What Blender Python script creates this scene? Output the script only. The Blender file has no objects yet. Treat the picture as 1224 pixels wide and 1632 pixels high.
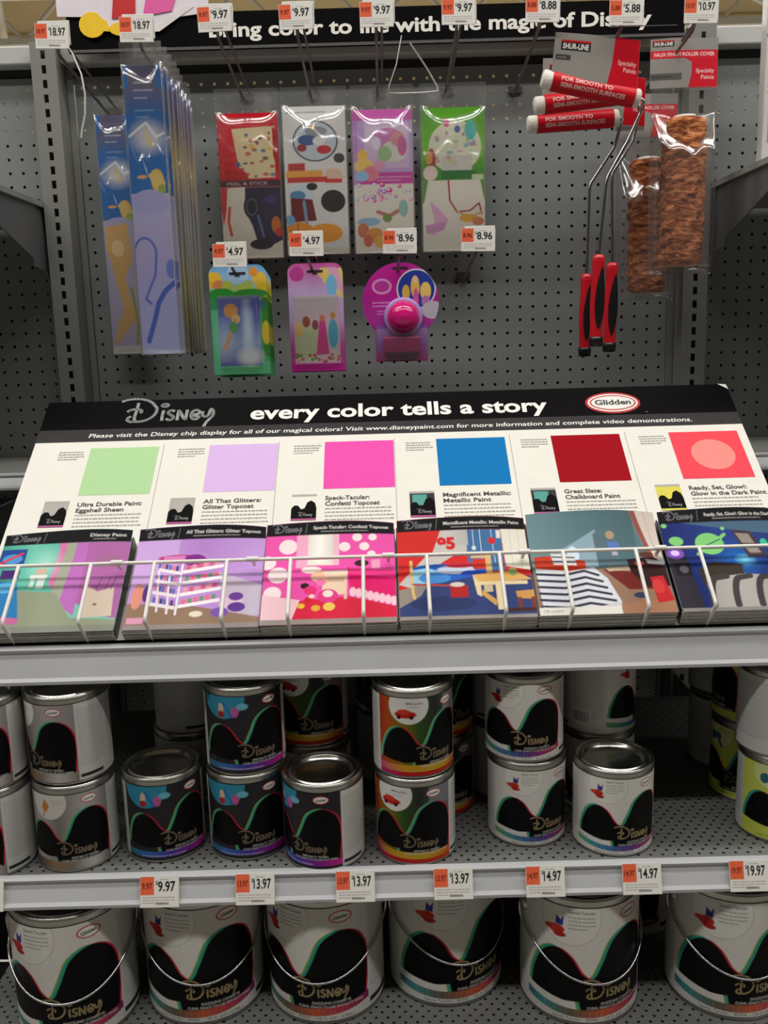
import bpy, bmesh, math, random
import numpy as np
from mathutils import Vector, Matrix
random.seed(7)
rng = np.random.default_rng(11)
sc = bpy.context.scene
COL = sc.collection

# ------------------------------------------------------------------ camera
def setup_camera():
    p, r, yw = .186, -.028, -.002
    cp, sp = math.cos(p), math.sin(p)
    f = Vector((math.sin(yw)*cp, math.cos(yw)*cp, -sp))
    rt = Vector((math.cos(yw), -math.sin(yw), 0))
    up = rt.cross(f)
    c, s = math.cos(r), math.sin(r)
    R = rt*c + up*s
    U = -rt*s + up*c
    cam = bpy.data.cameras.new('camera')
    cam.sensor_fit = 'VERTICAL'
    cam.sensor_height = 24.0
    cam.lens = 24.0*1467/1632
    cam.clip_start = .05
    cam.clip_end = 60
    o = bpy.data.objects.new('camera', cam)
    M = Matrix((R, U, -f)).transposed().to_4x4()
    M.translation = Vector((0, -1.881, 1.53))
    o.matrix_world = M
    COL.objects.link(o)
    sc.camera = o
setup_camera()

# ------------------------------------------------------------------ light and exposure
EXPOSURE = 0.0
sc.view_settings.view_transform = 'Standard'
sc.view_settings.look = 'None'
sc.view_settings.gamma = 1.0
sc.view_settings.use_curve_mapping = False
sc.view_settings.exposure = EXPOSURE
wd = bpy.data.worlds.new('store_air')
sc.world = wd
wd.use_nodes = True
wd.node_tree.nodes['Background'].inputs[0].default_value = (1.0, .97, .92, 1)
wd.node_tree.nodes['Background'].inputs[1].default_value = .04
# rows of ceiling strip lights: (y, z, length, width, watts)
LIGHT_ROWS = [(-.72, 3.5, 6.0, .22, 65), (-2.5, 4.6, 9.0, .22, 140), (7.0, 4.6, 12.0, .22, 800), (2.8, 4.6, 9.0, .22, 120)]

# ------------------------------------------------------------------ helpers: colour, materials
def lin(c):
    a = np.asarray(c, float)/255.0
    return np.where(a <= .04045, a/12.92, ((a+.055)/1.055)**2.4)
def rgba(c):
    l = lin(c)
    return (float(l[0]), float(l[1]), float(l[2]), 1.0)

MATS = {}
def mat(name, col=None, rough=.5, metal=0.0, noise=.06, scale=40.0, coat=0.0, bump=0.0, attr=False, spec=.5, emit=None, trans=0.0):
    if name in MATS:
        return MATS[name]
    m = bpy.data.materials.new(name)
    m.use_nodes = True
    nt = m.node_tree
    b = nt.nodes['Principled BSDF']
    b.inputs['Roughness'].default_value = rough
    b.inputs['Metallic'].default_value = metal
    b.inputs['Specular IOR Level'].default_value = spec
    b.inputs['Coat Weight'].default_value = coat
    b.inputs['Coat Roughness'].default_value = .12
    tc = nt.nodes.new('ShaderNodeTexCoord')
    nz = nt.nodes.new('ShaderNodeTexNoise')
    nz.inputs['Scale'].default_value = scale
    nz.inputs['Detail'].default_value = 3
    nt.links.new(tc.outputs['Object'], nz.inputs['Vector'])
    mx = nt.nodes.new('ShaderNodeMix')
    mx.data_type = 'RGBA'
    mx.blend_type = 'MULTIPLY'
    mx.inputs[0].default_value = 1.0
    mr = nt.nodes.new('ShaderNodeMapRange')
    mr.inputs[1].default_value = .3
    mr.inputs[2].default_value = .7
    mr.inputs[3].default_value = 1-noise
    mr.inputs[4].default_value = 1+noise*.3
    nt.links.new(nz.outputs[0], mr.inputs[0])
    nt.links.new(mr.outputs[0], mx.inputs[7])
    if attr:
        at = nt.nodes.new('ShaderNodeAttribute')
        at.attribute_name = 'print'
        nt.links.new(at.outputs['Color'], mx.inputs[6])
    else:
        mx.inputs[6].default_value = rgba(col)
    nt.links.new(mx.outputs[2], b.inputs['Base Color'])
    if bump:
        bp = nt.nodes.new('ShaderNodeBump')
        bp.inputs['Strength'].default_value = bump
        bp.inputs['Distance'].default_value = .002
        nt.links.new(nz.outputs[0], bp.inputs['Height'])
        nt.links.new(bp.outputs[0], b.inputs['Normal'])
    if emit:
        b.inputs['Emission Color'].default_value = rgba(col)
        b.inputs['Emission Strength'].default_value = emit
    MATS[name] = m
    return m

def perforated_mat(name, col, pitch_x, pitch_y, r, rough=.45):
    """painted steel deck with staggered punched holes"""
    m = mat(name, col, rough)
    nt = m.node_tree
    b = nt.nodes['Principled BSDF']
    src = b.inputs['Base Color'].links[0].from_socket
    tc = nt.nodes.new('ShaderNodeTexCoord')
    sp = nt.nodes.new('ShaderNodeSeparateXYZ')
    nt.links.new(tc.outputs['Object'], sp.inputs[0])
    def math_(op, a, bb=None):
        n = nt.nodes.new('ShaderNodeMath')
        n.operation = op
        for i, v in enumerate((a, bb)):
            if v is None: continue
            if isinstance(v, (int, float)): n.inputs[i].default_value = v
            else: nt.links.new(v, n.inputs[i])
        return n.outputs[0]
    ry = math_('DIVIDE', sp.outputs[1], pitch_y)
    row = math_('FLOOR', ry)
    fy = math_('SUBTRACT', math_('SUBTRACT', ry, row), .5)
    odd = math_('MODULO', math_('ABSOLUTE', row), 2.0)
    rx = math_('ADD', math_('DIVIDE', sp.outputs[0], pitch_x), math_('MULTIPLY', odd, .5))
    fx = math_('SUBTRACT', math_('SUBTRACT', rx, math_('FLOOR', rx)), .5)
    dx = math_('MULTIPLY', fx, pitch_x)
    dy = math_('MULTIPLY', fy, pitch_y)
    d = math_('SQRT', math_('ADD', math_('MULTIPLY', dx, dx), math_('MULTIPLY', dy, dy)))
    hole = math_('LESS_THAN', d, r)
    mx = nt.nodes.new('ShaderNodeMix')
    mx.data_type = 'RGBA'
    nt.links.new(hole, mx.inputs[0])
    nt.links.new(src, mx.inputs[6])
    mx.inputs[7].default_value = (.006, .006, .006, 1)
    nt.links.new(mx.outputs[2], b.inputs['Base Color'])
    return m

def film_mat(name, tint=(250, 250, 250), haze=.05, rough=.06, bump=.6, scale=30, base=.05):
    if name in MATS: return MATS[name]
    m = bpy.data.materials.new(name)
    m.use_nodes = True
    nt = m.node_tree
    nt.nodes.remove(nt.nodes['Principled BSDF'])
    out = nt.nodes['Material Output']
    tr = nt.nodes.new('ShaderNodeBsdfTransparent')
    tr.inputs[0].default_value = rgba(tint)
    gl = nt.nodes.new('ShaderNodeBsdfGlossy')
    gl.inputs['Roughness'].default_value = rough
    df = nt.nodes.new('ShaderNodeBsdfDiffuse')
    df.inputs[0].default_value = (.85, .85, .85, 1)
    lw = nt.nodes.new('ShaderNodeFresnel')
    lw.inputs[0].default_value = 1.45
    ad = nt.nodes.new('ShaderNodeMath')
    ad.operation = 'ADD'
    ad.inputs[1].default_value = base
    mn = nt.nodes.new('ShaderNodeMath')
    mn.operation = 'MINIMUM'
    mn.inputs[1].default_value = .10
    nt.links.new(lw.outputs[0], mn.inputs[0])
    nt.links.new(mn.outputs[0], ad.inputs[0])
    tc = nt.nodes.new('ShaderNodeTexCoord')
    nz = nt.nodes.new('ShaderNodeTexNoise')
    nz.inputs['Scale'].default_value = scale
    nz.inputs['Detail'].default_value = 1.5
    nt.links.new(tc.outputs['Object'], nz.inputs['Vector'])
    bp = nt.nodes.new('ShaderNodeBump')
    bp.inputs['Strength'].default_value = bump
    bp.inputs['Distance'].default_value = .01
    nt.links.new(nz.outputs[0], bp.inputs['Height'])
    nt.links.new(bp.outputs[0], gl.inputs['Normal'])
    m1 = nt.nodes.new('ShaderNodeMixShader')
    m1.inputs[0].default_value = haze
    nt.links.new(tr.outputs[0], m1.inputs[1])
    nt.links.new(df.outputs[0], m1.inputs[2])
    m2 = nt.nodes.new('ShaderNodeMixShader')
    nt.links.new(ad.outputs[0], m2.inputs[0])
    nt.links.new(m1.outputs[0], m2.inputs[1])
    nt.links.new(gl.outputs[0], m2.inputs[2])
    nt.links.new(m2.outputs[0], out.inputs[0])
    MATS[name] = m
    return m

M_STEEL = mat('grey painted steel', (142, 143, 138), .42, noise=.05, scale=6)
M_STEEL_D = mat('grey painted upright', (126, 126, 121), .45, noise=.06, scale=5)
M_PEG = mat('grey pegboard paint', (126, 129, 128), .5, noise=.05, scale=4)
M_LIP = mat('shelf edge enamel', (184, 185, 187), .32, noise=.05, scale=8)
M_ARM = mat('dark grey bracket paint', (98, 98, 100), .35, noise=.08, scale=9)
M_DARK = mat('shade inside gondola and gaps', (34, 34, 35), .8)  # near-black colour stands in for shade inside the gondola and its gaps
M_BLACK = mat('black print', (9, 8, 9), .5, noise=.05, spec=.06)
M_BLACKP = mat('black plastic', (20, 20, 21), .35)
M_TIN = mat('bright tinplate', (205, 203, 196), .22, metal=1.0, noise=.08, scale=18)
M_TIN_D = mat('dull tinplate', (180, 178, 172), .34, metal=1.0, noise=.10, scale=22)
M_WIRE = mat('chrome wire', (190, 190, 192), .2, metal=1.0, noise=.05)
M_HOOK = mat('zinc hook wire', (120, 112, 110), .38, metal=.9, noise=.15, scale=60)
M_WWIRE = mat('white coated wire', (235, 233, 226), .3, noise=.03)
M_PRINT = mat('printed paper', attr=True, rough=.5, noise=.02, spec=.08)
M_PRINTG = mat('glossy printed paper', attr=True, rough=.35, noise=.02, spec=.2)
M_LABEL = mat('can label paper', attr=True, rough=.4, noise=.03, spec=.10)
M_PAPER = mat('white paper', (232, 229, 220), .6, noise=.03)
M_PAGES = mat('stacked page edges', (205, 203, 196), .7, noise=.12, scale=120)
M_CLEAR = film_mat('clear bag film', bump=.08, scale=22, base=.11, haze=.03, rough=.15)
M_BLISTER = film_mat('clear blister plastic', bump=.1, scale=12, base=.06, haze=.03, rough=.05)
M_STRAP = mat('translucent white strap', (225, 224, 218), .35)

# ------------------------------------------------------------------ helpers: mesh building
class MB:
    def __init__(self):
        self.v = []; self.f = []; self.m = []; self.s = []
    def add(self, verts, faces, mi=0, smooth=False):
        o = len(self.v)
        self.v.extend([tuple(map(float, p)) for p in verts])
        for f in faces:
            self.f.append([i+o for i in f]); self.m.append(mi); self.s.append(smooth)
        return self
    def box(self, x0, x1, y0, y1, z0, z1, mi=0, bev=0.0):
        if bev <= 0:
            P = [(x, y, z) for z in (z0, z1) for y in (y0, y1) for x in (x0, x1)]
            self.add(P, [(0, 2, 3, 1), (4, 5, 7, 6), (0, 1, 5, 4), (2, 6, 7, 3), (0, 4, 6, 2), (1, 3, 7, 5)], mi)
            return self
        bm = bmesh.new()
        bmesh.ops.create_cube(bm, size=1)
        for q in bm.verts:
            q.co = Vector(((x0+x1)/2+q.co.x*(x1-x0), (y0+y1)/2+q.co.y*(y1-y0), (z0+z1)/2+q.co.z*(z1-z0)))
        bmesh.ops.bevel(bm, geom=list(bm.edges), offset=bev, segments=2, affect='EDGES', profile=.5)
        bm.verts.index_update()
        self.add([q.co for q in bm.verts], [[q.index for q in f.verts] for f in bm.faces], mi)
        bm.free()
        return self
    def tube(self, pts, r, seg=8, mi=0, cap=True, flat=None):
        P = [Vector(p) for p in pts]
        n = len(P)
        rs = r if isinstance(r, (list, tuple)) else [r]*n
        t0 = (P[1]-P[0]).normalized()
        ref = Vector((0, 0, 1)) if abs(t0.z) < .9 else Vector((1, 0, 0))
        a = t0.cross(ref).normalized()
        V = []
        for i in range(n):
            t = (P[min(i+1, n-1)]-P[max(i-1, 0)]).normalized()
            a = (a - t*a.dot(t)).normalized()
            b = t.cross(a)
            for k in range(seg):
                th = 2*math.pi*k/seg
                ra = rs[i]; rb = rs[i]*(flat or 1)
                V.append(P[i]+a*math.cos(th)*ra+b*math.sin(th)*rb)
        F = []
        for i in range(n-1):
            for k in range(seg):
                k2 = (k+1) % seg
                F.append((i*seg+k, i*seg+k2, (i+1)*seg+k2, (i+1)*seg+k))
        self.add(V, F, mi, True)
        if cap:
            self.add(V[:seg], [tuple(range(seg))[::-1]], mi)
            self.add(V[-seg:], [tuple(range(seg))], mi)
        return self
    def lathe(self, prof, seg=48, c=(0, 0, 0), mi=0, smooth=True, axis='z', close=True):
        V = []; F = []
        for (r, z) in prof:
            for k in range(seg):
                th = 2*math.pi*k/seg
                if axis == 'z': V.append((c[0]+r*math.cos(th), c[1]+r*math.sin(th), c[2]+z))
                else: V.append((c[0]+z, c[1]+r*math.cos(th), c[2]+r*math.sin(th)))
        n = len(prof)
        for i in range(n-1):
            for k in range(seg):
                k2 = (k+1) % seg
                F.append((i*seg+k, i*seg+k2, (i+1)*seg+k2, (i+1)*seg+k))
        self.add(V, F, mi, smooth)
        return self
    def prism(self, pts, d0, d1, plane='xz', mi=0, cap=True):
        """outline pts in a plane, extruded from d0 to d1 along the third axis"""
        def P(a, b, d):
            return {'xz': (a, d, b), 'yz': (d, a, b), 'xy': (a, b, d)}[plane]
        n = len(pts)
        V = [P(a, b, d0) for a, b in pts]+[P(a, b, d1) for a, b in pts]
        F = [(i, (i+1) % n, n+(i+1) % n, n+i) for i in range(n)]
        if cap: F += [tuple(range(n))[::-1], tuple(range(n, 2*n))]
        self.add(V, F, mi)
        return self
    def build(self, name, mats, parent=None, loc=None, recalc=True):
        me = bpy.data.meshes.new(name)
        me.from_pydata(self.v, [], self.f)
        mats = mats if isinstance(mats, (list, tuple)) else [mats]
        for mm in mats: me.materials.append(mm)
        me.polygons.foreach_set('material_index', self.m)
        me.polygons.foreach_set('use_smooth', self.s)
        if recalc:
            bm = bmesh.new(); bm.from_mesh(me)
            bmesh.ops.recalc_face_normals(bm, faces=bm.faces)
            bm.to_mesh(me); bm.free()
        me.update()
        return link(name, me, parent, loc)

def link(name, me, parent=None, loc=None):
    o = bpy.data.objects.new(name, me)
    COL.objects.link(o)
    if parent is not None: o.parent = parent
    if loc is not None: o.location = loc
    return o
def tag(o, label=None, cat=None, group=None, kind=None):
    if label: o['label'] = label
    if cat: o['category'] = cat
    if group: o['group'] = group
    if kind: o['kind'] = kind
    return o
def thing(name, label, cat, loc=(0, 0, 0), rz=0.0, group=None):
    o = bpy.data.objects.new(name, None)
    o.empty_display_size = .02
    COL.objects.link(o)
    o.location = loc
    o.rotation_euler = (0, 0, rz)
    return tag(o, label, cat, group)
def structure(o):
    o['kind'] = 'structure'
    return o
def copy_tree(o, loc=None, rz=None, label=None, parent=None):
    c = o.copy()
    COL.objects.link(c)
    if parent is not None: c.parent = parent
    if loc is not None: c.location = loc
    if rz is not None: c.rotation_euler = (0, 0, rz)
    if label: c['label'] = label
    for ch in list(o.children): copy_tree(ch, parent=c)
    return c
def tilt(o, rx=0, ry=0, rz=0):
    o.rotation_euler = (rx, ry, rz)
    return o

# ------------------------------------------------------------------ helpers: lettering
_TXT = {}
def text_tris(s, bold=0.0):
    """triangles of a string set in the built-in typeface, cap height about .73, origin at baseline left"""
    k = (s, bold)
    if k in _TXT: return _TXT[k]
    cu = bpy.data.curves.new('lettering', 'FONT')
    cu.body = s
    cu.size = 1.0
    cu.offset = bold
    cu.resolution_u = 3
    ob = bpy.data.objects.new('lettering', cu)
    COL.objects.link(ob)
    dg = bpy.context.evaluated_depsgraph_get()
    me = bpy.data.meshes.new_from_object(ob.evaluated_get(dg))
    me.calc_loop_triangles()
    V = np.array([(q.co.x, q.co.y) for q in me.vertices]).reshape(-1, 2)
    T = np.array([t.vertices[:] for t in me.loop_triangles], int).reshape(-1, 3)
    bpy.data.objects.remove(ob)
    bpy.data.curves.remove(cu)
    bpy.data.meshes.remove(me)
    if len(V):
        x0 = V[:, 0].min(); V = V-[x0, 0]; w = V[:, 0].max()
    else: w = 0
    _TXT[k] = (V, T, w)
    return _TXT[k]
def text_mesh(mb, s, x, y, h, place, mi=0, bold=0.0, align='l', width=None, shear=0.0):
    V, T, w = text_tris(s, bold)
    if not len(V): return
    k = h/.73
    kx = k if width is None else width/w
    off = {'l': 0, 'c': -w*kx/2, 'r': -w*kx}[align]
    P = [place(x+off+a*kx+b*k*shear, y+b*k) for a, b in V]
    mb.add(P, [tuple(t) for t in T], mi)

def arc(cx, cy, rx, ry, a0, a1, n=14):
    return [(cx+rx*math.cos(math.radians(a0+(a1-a0)*i/(n-1))), cy+ry*math.sin(math.radians(a0+(a1-a0)*i/(n-1)))) for i in range(n)]
# script wordmark as pen strokes, about 2.45 wide and 1 tall
WORDMARK = [
    arc(.1, .52, .62, .46, 128, 20, 12)+arc(.28, .45, .5, .47, 15, -105, 14)+arc(.12, .1, .14, .12, -60, -240, 8),
    [(.2, .78), (.2, .5), (.17, .2), (.2, .02)],
    arc(.15, .42, .2, .1, 180, -30, 10),
    [(.98, .42), (.97, .22), (.98, .02)],
    arc(1.0, .66, .09, .06, 0, 330, 10),
    arc(1.22, .34, .09, .09, 40, 250, 8)+arc(1.2, .12, .1, .1, 80, -150, 8),
    [(1.42, .02), (1.42, .42), (1.5, .3), (1.6, .08), (1.66, .03), (1.67, .42)],
    arc(1.93, .22, .13, .2, 15, 330, 14)+[(1.82, .22), (2.02, .25)],
    arc(2.22, .3, .1, .18, 170, 340, 8)+[(2.34, .4)],
    arc(2.34, .25, .1, .2, 90, -60, 8)+[(2.28, -.1), (2.22, -.28)],
]
def ribbon_mesh(mb, pts, w, place, mi=0):
    for (a, b) in zip(pts[:-1], pts[1:]):
        a = np.array(a); b = np.array(b)
        d = b-a; l = np.linalg.norm(d)
        if l < 1e-9: continue
        d /= l; n = np.array([-d[1], d[0]])*w/2; e = d*w*.25
        q = [a-e+n, a-e-n, b+e-n, b+e+n]
        mb.add([place(*p) for p in q], [(0, 1, 2, 3)], mi)
def wordmark_mesh(mb, x, y, w, place, mi=0, pen=.075):
    k = w/2.75
    for st in WORDMARK:
        ribbon_mesh(mb, [(x+(a+.3)*k, y+b*k) for a, b in st], pen*k, place, mi)

# ------------------------------------------------------------------ helpers: printed surfaces
class Canvas:
    """a sheet of print, sizes in millimetres, origin bottom left"""
    def __init__(self, w, h, bg, res=1.0):
        self.res = res; self.w = w; self.h = h
        self.W = max(2, int(round(w/res))+1); self.H = max(2, int(round(h/res))+1)
        self.a = np.empty((self.H, self.W, 3)); self.a[:] = lin(bg)
        self.xs = np.linspace(0, w, self.W); self.ys = np.linspace(0, h, self.H)
    def _win(self, x0, y0, x1, y1):
        m = self.res
        i0 = max(0, int((x0-m)/self.w*(self.W-1))); i1 = min(self.W, int((x1+m)/self.w*(self.W-1))+2)
        j0 = max(0, int((y0-m)/self.h*(self.H-1))); j1 = min(self.H, int((y1+m)/self.h*(self.H-1))+2)
        if i1 <= i0 or j1 <= j0: return None
        return slice(j0, j1), slice(i0, i1)
    def _mix(self, win, cov, col, al=1.0):
        c = np.clip(cov, 0, 1)[..., None]*al
        self.a[win] = self.a[win]*(1-c)+lin(col)*c
    def rect(self, x0, y0, x1, y1, col, al=1.0):
        wn = self._win(x0, y0, x1, y1)
        if wn is None: return self
        X = self.xs[wn[1]]; Y = self.ys[wn[0]]; r = self.res
        cx = np.clip((np.minimum(X+r/2, x1)-np.maximum(X-r/2, x0))/r, 0, 1)
        cy = np.clip((np.minimum(Y+r/2, y1)-np.maximum(Y-r/2, y0))/r, 0, 1)
        self._mix(wn, cy[:, None]*cx[None], col, al); return self
    def ell(self, cx, cy, rx, ry, col, al=1.0, soft=0.0):
        wn = self._win(cx-rx-soft, cy-ry-soft, cx+rx+soft, cy+ry+soft)
        if wn is None: return self
        X, Y = np.meshgrid(self.xs[wn[1]], self.ys[wn[0]])
        d = (np.sqrt(((X-cx)/rx)**2+((Y-cy)/ry)**2)-1)*min(rx, ry)
        self._mix(wn, .5-d/(self.res+soft*2), col, al); return self
    def ring(self, cx, cy, rx, ry, w, col):
        wn = self._win(cx-rx-w, cy-ry-w, cx+rx+w, cy+ry+w)
        if wn is None: return self
        X, Y = np.meshgrid(self.xs[wn[1]], self.ys[wn[0]])
        d = np.abs((np.sqrt(((X-cx)/rx)**2+((Y-cy)/ry)**2)-1)*min(rx, ry))-w/2
        self._mix(wn, .5-d/self.res, col); return self
    def poly(self, pts, col, al=1.0):
        p = np.array(pts, float)
        wn = self._win(p[:, 0].min(), p[:, 1].min(), p[:, 0].max(), p[:, 1].max())
        if wn is None: return self
        X, Y = np.meshgrid(self.xs[wn[1]], self.ys[wn[0]])
        cov = np.zeros(X.shape)
        for ox, oy in ((-.25, -.25), (.25, -.25), (-.25, .25), (.25, .25)):
            x = X+ox*self.res; y = Y+oy*self.res
            ins = np.zeros(X.shape, bool)
            for (ax, ay), (bx, by) in zip(p, np.roll(p, -1, 0)):
                if ay == by: continue
                c = ((ay > y) != (by > y)) & (x < (bx-ax)*(y-ay)/(by-ay)+ax)
                ins ^= c
            cov += ins*.25
        self._mix(wn, cov, col, al); return self
    def line(self, pts, w, col, al=1.0):
        p = np.array(pts, float)
        wn = self._win(p[:, 0].min()-w, p[:, 1].min()-w, p[:, 0].max()+w, p[:, 1].max()+w)
        if wn is None: return self
        X, Y = np.meshgrid(self.xs[wn[1]], self.ys[wn[0]])
        D = np.full(X.shape, 1e9)
        for a, b in zip(p[:-1], p[1:]):
            d = b-a; L = max(d@d, 1e-9)
            t = np.clip(((X-a[0])*d[0]+(Y-a[1])*d[1])/L, 0, 1)
            D = np.minimum(D, np.hypot(X-a[0]-t*d[0], Y-a[1]-t*d[1]))
        self._mix(wn, .5-(D-w/2)/self.res, col, al); return self
    def grad(self, x0, y0, x1, y1, cols, vertical=False, al=1.0):
        wn = self._win(x0, y0, x1, y1)
        if wn is None: return self
        C = np.array([lin(c) for c in cols])
        ax = self.ys[wn[0]] if vertical else self.xs[wn[1]]
        lo, hi = (y0, y1) if vertical else (x0, x1)
        t = np.clip((ax-lo)/(hi-lo), 0, 1)*(len(C)-1)
        i = np.minimum(t.astype(int), len(C)-2); fr = (t-i)[:, None]
        g = C[i]*(1-fr)+C[i+1]*fr
        X = self.xs[wn[1]]; Y = self.ys[wn[0]]
        m = ((Y >= y0) & (Y <= y1))[:, None] & ((X >= x0) & (X <= x1))[None]
        G = g[:, None, :] if vertical else g[None, :, :]
        G = np.broadcast_to(G, self.a[wn].shape)
        c = m[..., None]*al
        self.a[wn] = self.a[wn]*(1-c)+G*c; return self
    def text(self, s, x, y, h, col, bold=0.0, align='l', width=None, rot=0.0):
        V, T, w = text_tris(s, bold)
        if not len(V): return self
        k = h/.73; kx = k if width is None else width/w
        off = {'l': 0, 'c': -w*kx/2, 'r': -w*kx}[align]
        P = V*[kx, k]+[off, 0]
        cr, sr = math.cos(rot), math.sin(rot)
        P = np.stack([x+P[:, 0]*cr-P[:, 1]*sr, y+P[:, 0]*sr+P[:, 1]*cr], 1)
        wn = self._win(P[:, 0].min(), P[:, 1].min(), P[:, 0].max(), P[:, 1].max())
        if wn is None: return self
        SS = 4
        nx = len(self.xs[wn[1]]); ny = len(self.ys[wn[0]])
        x0 = self.xs[wn[1]][0]-self.res/2; y0 = self.ys[wn[0]][0]-self.res/2
        cov = np.zeros((ny*SS, nx*SS), bool)
        q = (P-[x0, y0])/self.res*SS
        for t in T:
            a, b, c = q[t]
            mnx = max(0, int(min(a[0], b[0], c[0]))); mxx = min(nx*SS, int(max(a[0], b[0], c[0]))+2)
            mny = max(0, int(min(a[1], b[1], c[1]))); mxy = min(ny*SS, int(max(a[1], b[1], c[1]))+2)
            if mxx <= mnx or mxy <= mny: continue
            gx = np.arange(mnx, mxx)[None]+.5; gy = np.arange(mny, mxy)[:, None]+.5
            e0 = (b[0]-a[0])*(gy-a[1])-(b[1]-a[1])*(gx-a[0])
            e1 = (c[0]-b[0])*(gy-b[1])-(c[1]-b[1])*(gx-b[0])
            e2 = (a[0]-c[0])*(gy-c[1])-(a[1]-c[1])*(gx-c[0])
            cov[mny:mxy, mnx:mxx] |= ((e0 >= 0) & (e1 >= 0) & (e2 >= 0)) | ((e0 <= 0) & (e1 <= 0) & (e2 <= 0))
        self._mix(wn, cov.reshape(ny, SS, nx, SS).mean((1, 3)), col); return self
    def greek(self, x0, y0, x1, y1, n, col, w=.6, al=.8):
        """lines of print too small to read"""
        st = np.random.default_rng(int(abs(x0*7+y0*13+x1*3))+1)
        for i in range(n):
            y = y1-(i+.5)*(y1-y0)/n
            x = x0; end = x1 if i < n-1 else x0+(x1-x0)*.7
            while x < end:
                l = st.uniform(1.5, 5.0)
                self.rect(x, y-w/2, min(x+l, end), y+w/2, col, al); x += l+st.uniform(.6, 1.1)
        return self
    def mark(self, x, y, w, col, pen=.09, rot=0.0):
        k = w/2.75; cr, sr = math.cos(rot), math.sin(rot)
        for st in WORDMARK:
            self.line([(x+((a+.3)*cr-b*sr)*k, y+((a+.3)*sr+b*cr)*k) for a, b in st], pen*k, col)
        return self
    def oval_logo(self, cx, cy, w, rot=0.0):
        rx, ry = w/2, w*.28
        self.ell(cx, cy, rx, ry, (188, 40, 44)); self.ell(cx, cy, rx*.86, ry*.8, (238, 236, 230))
        self.text('Glidden', cx, cy-w*.085, w*.17, (30, 30, 32), .03, 'c', w*.66, rot); return self

def print_mesh(cv, fn, name):
    """a mesh whose vertices carry the sheet's print; fn maps (u, v) in metres to x, y, z arrays"""
    H, W = cv.H, cv.W
    X, Y = np.meshgrid(cv.xs/1000, cv.ys/1000)
    x, y, z = fn(X, Y)
    V = np.stack([np.broadcast_to(q, X.shape) for q in (x, y, z)], -1).reshape(-1, 3)
    idx = np.arange(H*W).reshape(H, W)
    F = np.stack([idx[:-1, :-1], idx[:-1, 1:], idx[1:, 1:], idx[1:, :-1]], -1).reshape(-1, 4)
    me = bpy.data.meshes.new(name)
    me.vertices.add(len(V)); me.vertices.foreach_set('co', V.ravel())
    me.loops.add(F.size); me.loops.foreach_set('vertex_index', F.ravel().astype(np.int32))
    me.polygons.add(len(F))
    me.polygons.foreach_set('loop_start', np.arange(0, F.size, 4, dtype=np.int32))
    me.update(calc_edges=True)
    me.polygons.foreach_set('use_smooth', np.ones(len(F), bool))
    at = me.color_attributes.new('print', 'FLOAT_COLOR', 'POINT')
    C = np.ones((H*W, 4)); C[:, :3] = cv.a.reshape(-1, 3)
    at.data.foreach_set('color', C.ravel())
    me.update()
    return me
def print_obj(cv, fn, name, material, parent=None, loc=None):
    me = print_mesh(cv, fn, name)
    me.materials.append(material)
    return link(name, me, parent, loc)
def flat_xz(w, y=0.0, z0=0.0):
    return lambda u, v: (u-w/2, np.full_like(u, y), v+z0)

# ================================================================== the store around the shelving
def build_store():
    mf = mat('vinyl floor tile', (150, 146, 138), .3, scale=3)
    structure(MB().box(-9, 9, -9, 13, -.05, 0).build('floor', mf))
    structure(MB().box(-9, 9, -9, 13, 5.2, 5.26).build('ceiling', mat('tan roof deck', (196, 178, 142), .8, scale=2)))
    structure(MB().box(-9, 9, 11, 11.1, 0, 5.2).build('wall_far', mat('cream wall paint', (214, 200, 160), .8, scale=2)))
    mw = mat('white joist paint', (226, 226, 222), .5)
    n = 0
    for Y in (8.4, 9.9):
        n += 1
        mb = MB()
        for z in (4.62, 5.1): mb.box(-9, 9, Y-.03, Y+.03, z, z+.06)
        k = 0; x = -9.0
        while x < 9:
            a, b = ((x, 4.66), (x+.45, 5.12)) if k % 2 == 0 else ((x, 5.12), (x+.45, 4.66))
            mb.tube([(a[0], Y, a[1]), (b[0], Y, b[1])], .022, 6)
            x += .45; k += 1
        structure(mb.build('trim_%d' % n, mw))
    mb = MB()
    mb.tube([(3.2, 7.0, 4.55), (5.6, 10.4, 5.1)], .05, 10)
    mb.tube([(-3.1, 6.2, 5.1), (-4.2, 9.5, 4.7)], .05, 10)
    mb.tube([(-3.75, 7.6, 5.12), (-4.25, 8.4, 4.5)], .045, 10)
    structure(mb.build('trim_3', mw))
    mh = mat('white lamp housing', (236, 236, 232), .4)
    for i, (y, z, L, w, P) in enumerate(LIGHT_ROWS):
        pos = ['running above the front of the paint display', 'running over the aisle behind the viewer', 'far behind the shelving near the back wall', 'just beyond the top of the shelving']
        t = thing('ceiling_light', 'long white fluorescent strip light ' + pos[i], 'light', (0, y, z), group='fluorescent strip lights')
        MB().prism([(-w/2-.02, .01), (w/2+.02, .01), (w/4, .09), (-w/4, .09)], -L/2, L/2, 'yz').build('housing', mh, t)
        mb = MB()
        for s in (-2.4, 0, 2.4): mb.tube([(s, 0, .08), (s, 0, 5.2-z)], .006, 6)
        mb.build('hanger', mh, t)
        l = bpy.data.lights.new('strip', 'AREA')
        l.shape = 'RECTANGLE'; l.size = L; l.size_y = w
        l.energy = P; l.color = (1.0, .98, .94)
        lo = bpy.data.objects.new('lamp', l)
        COL.objects.link(lo); lo.parent = t
build_store()

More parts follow.
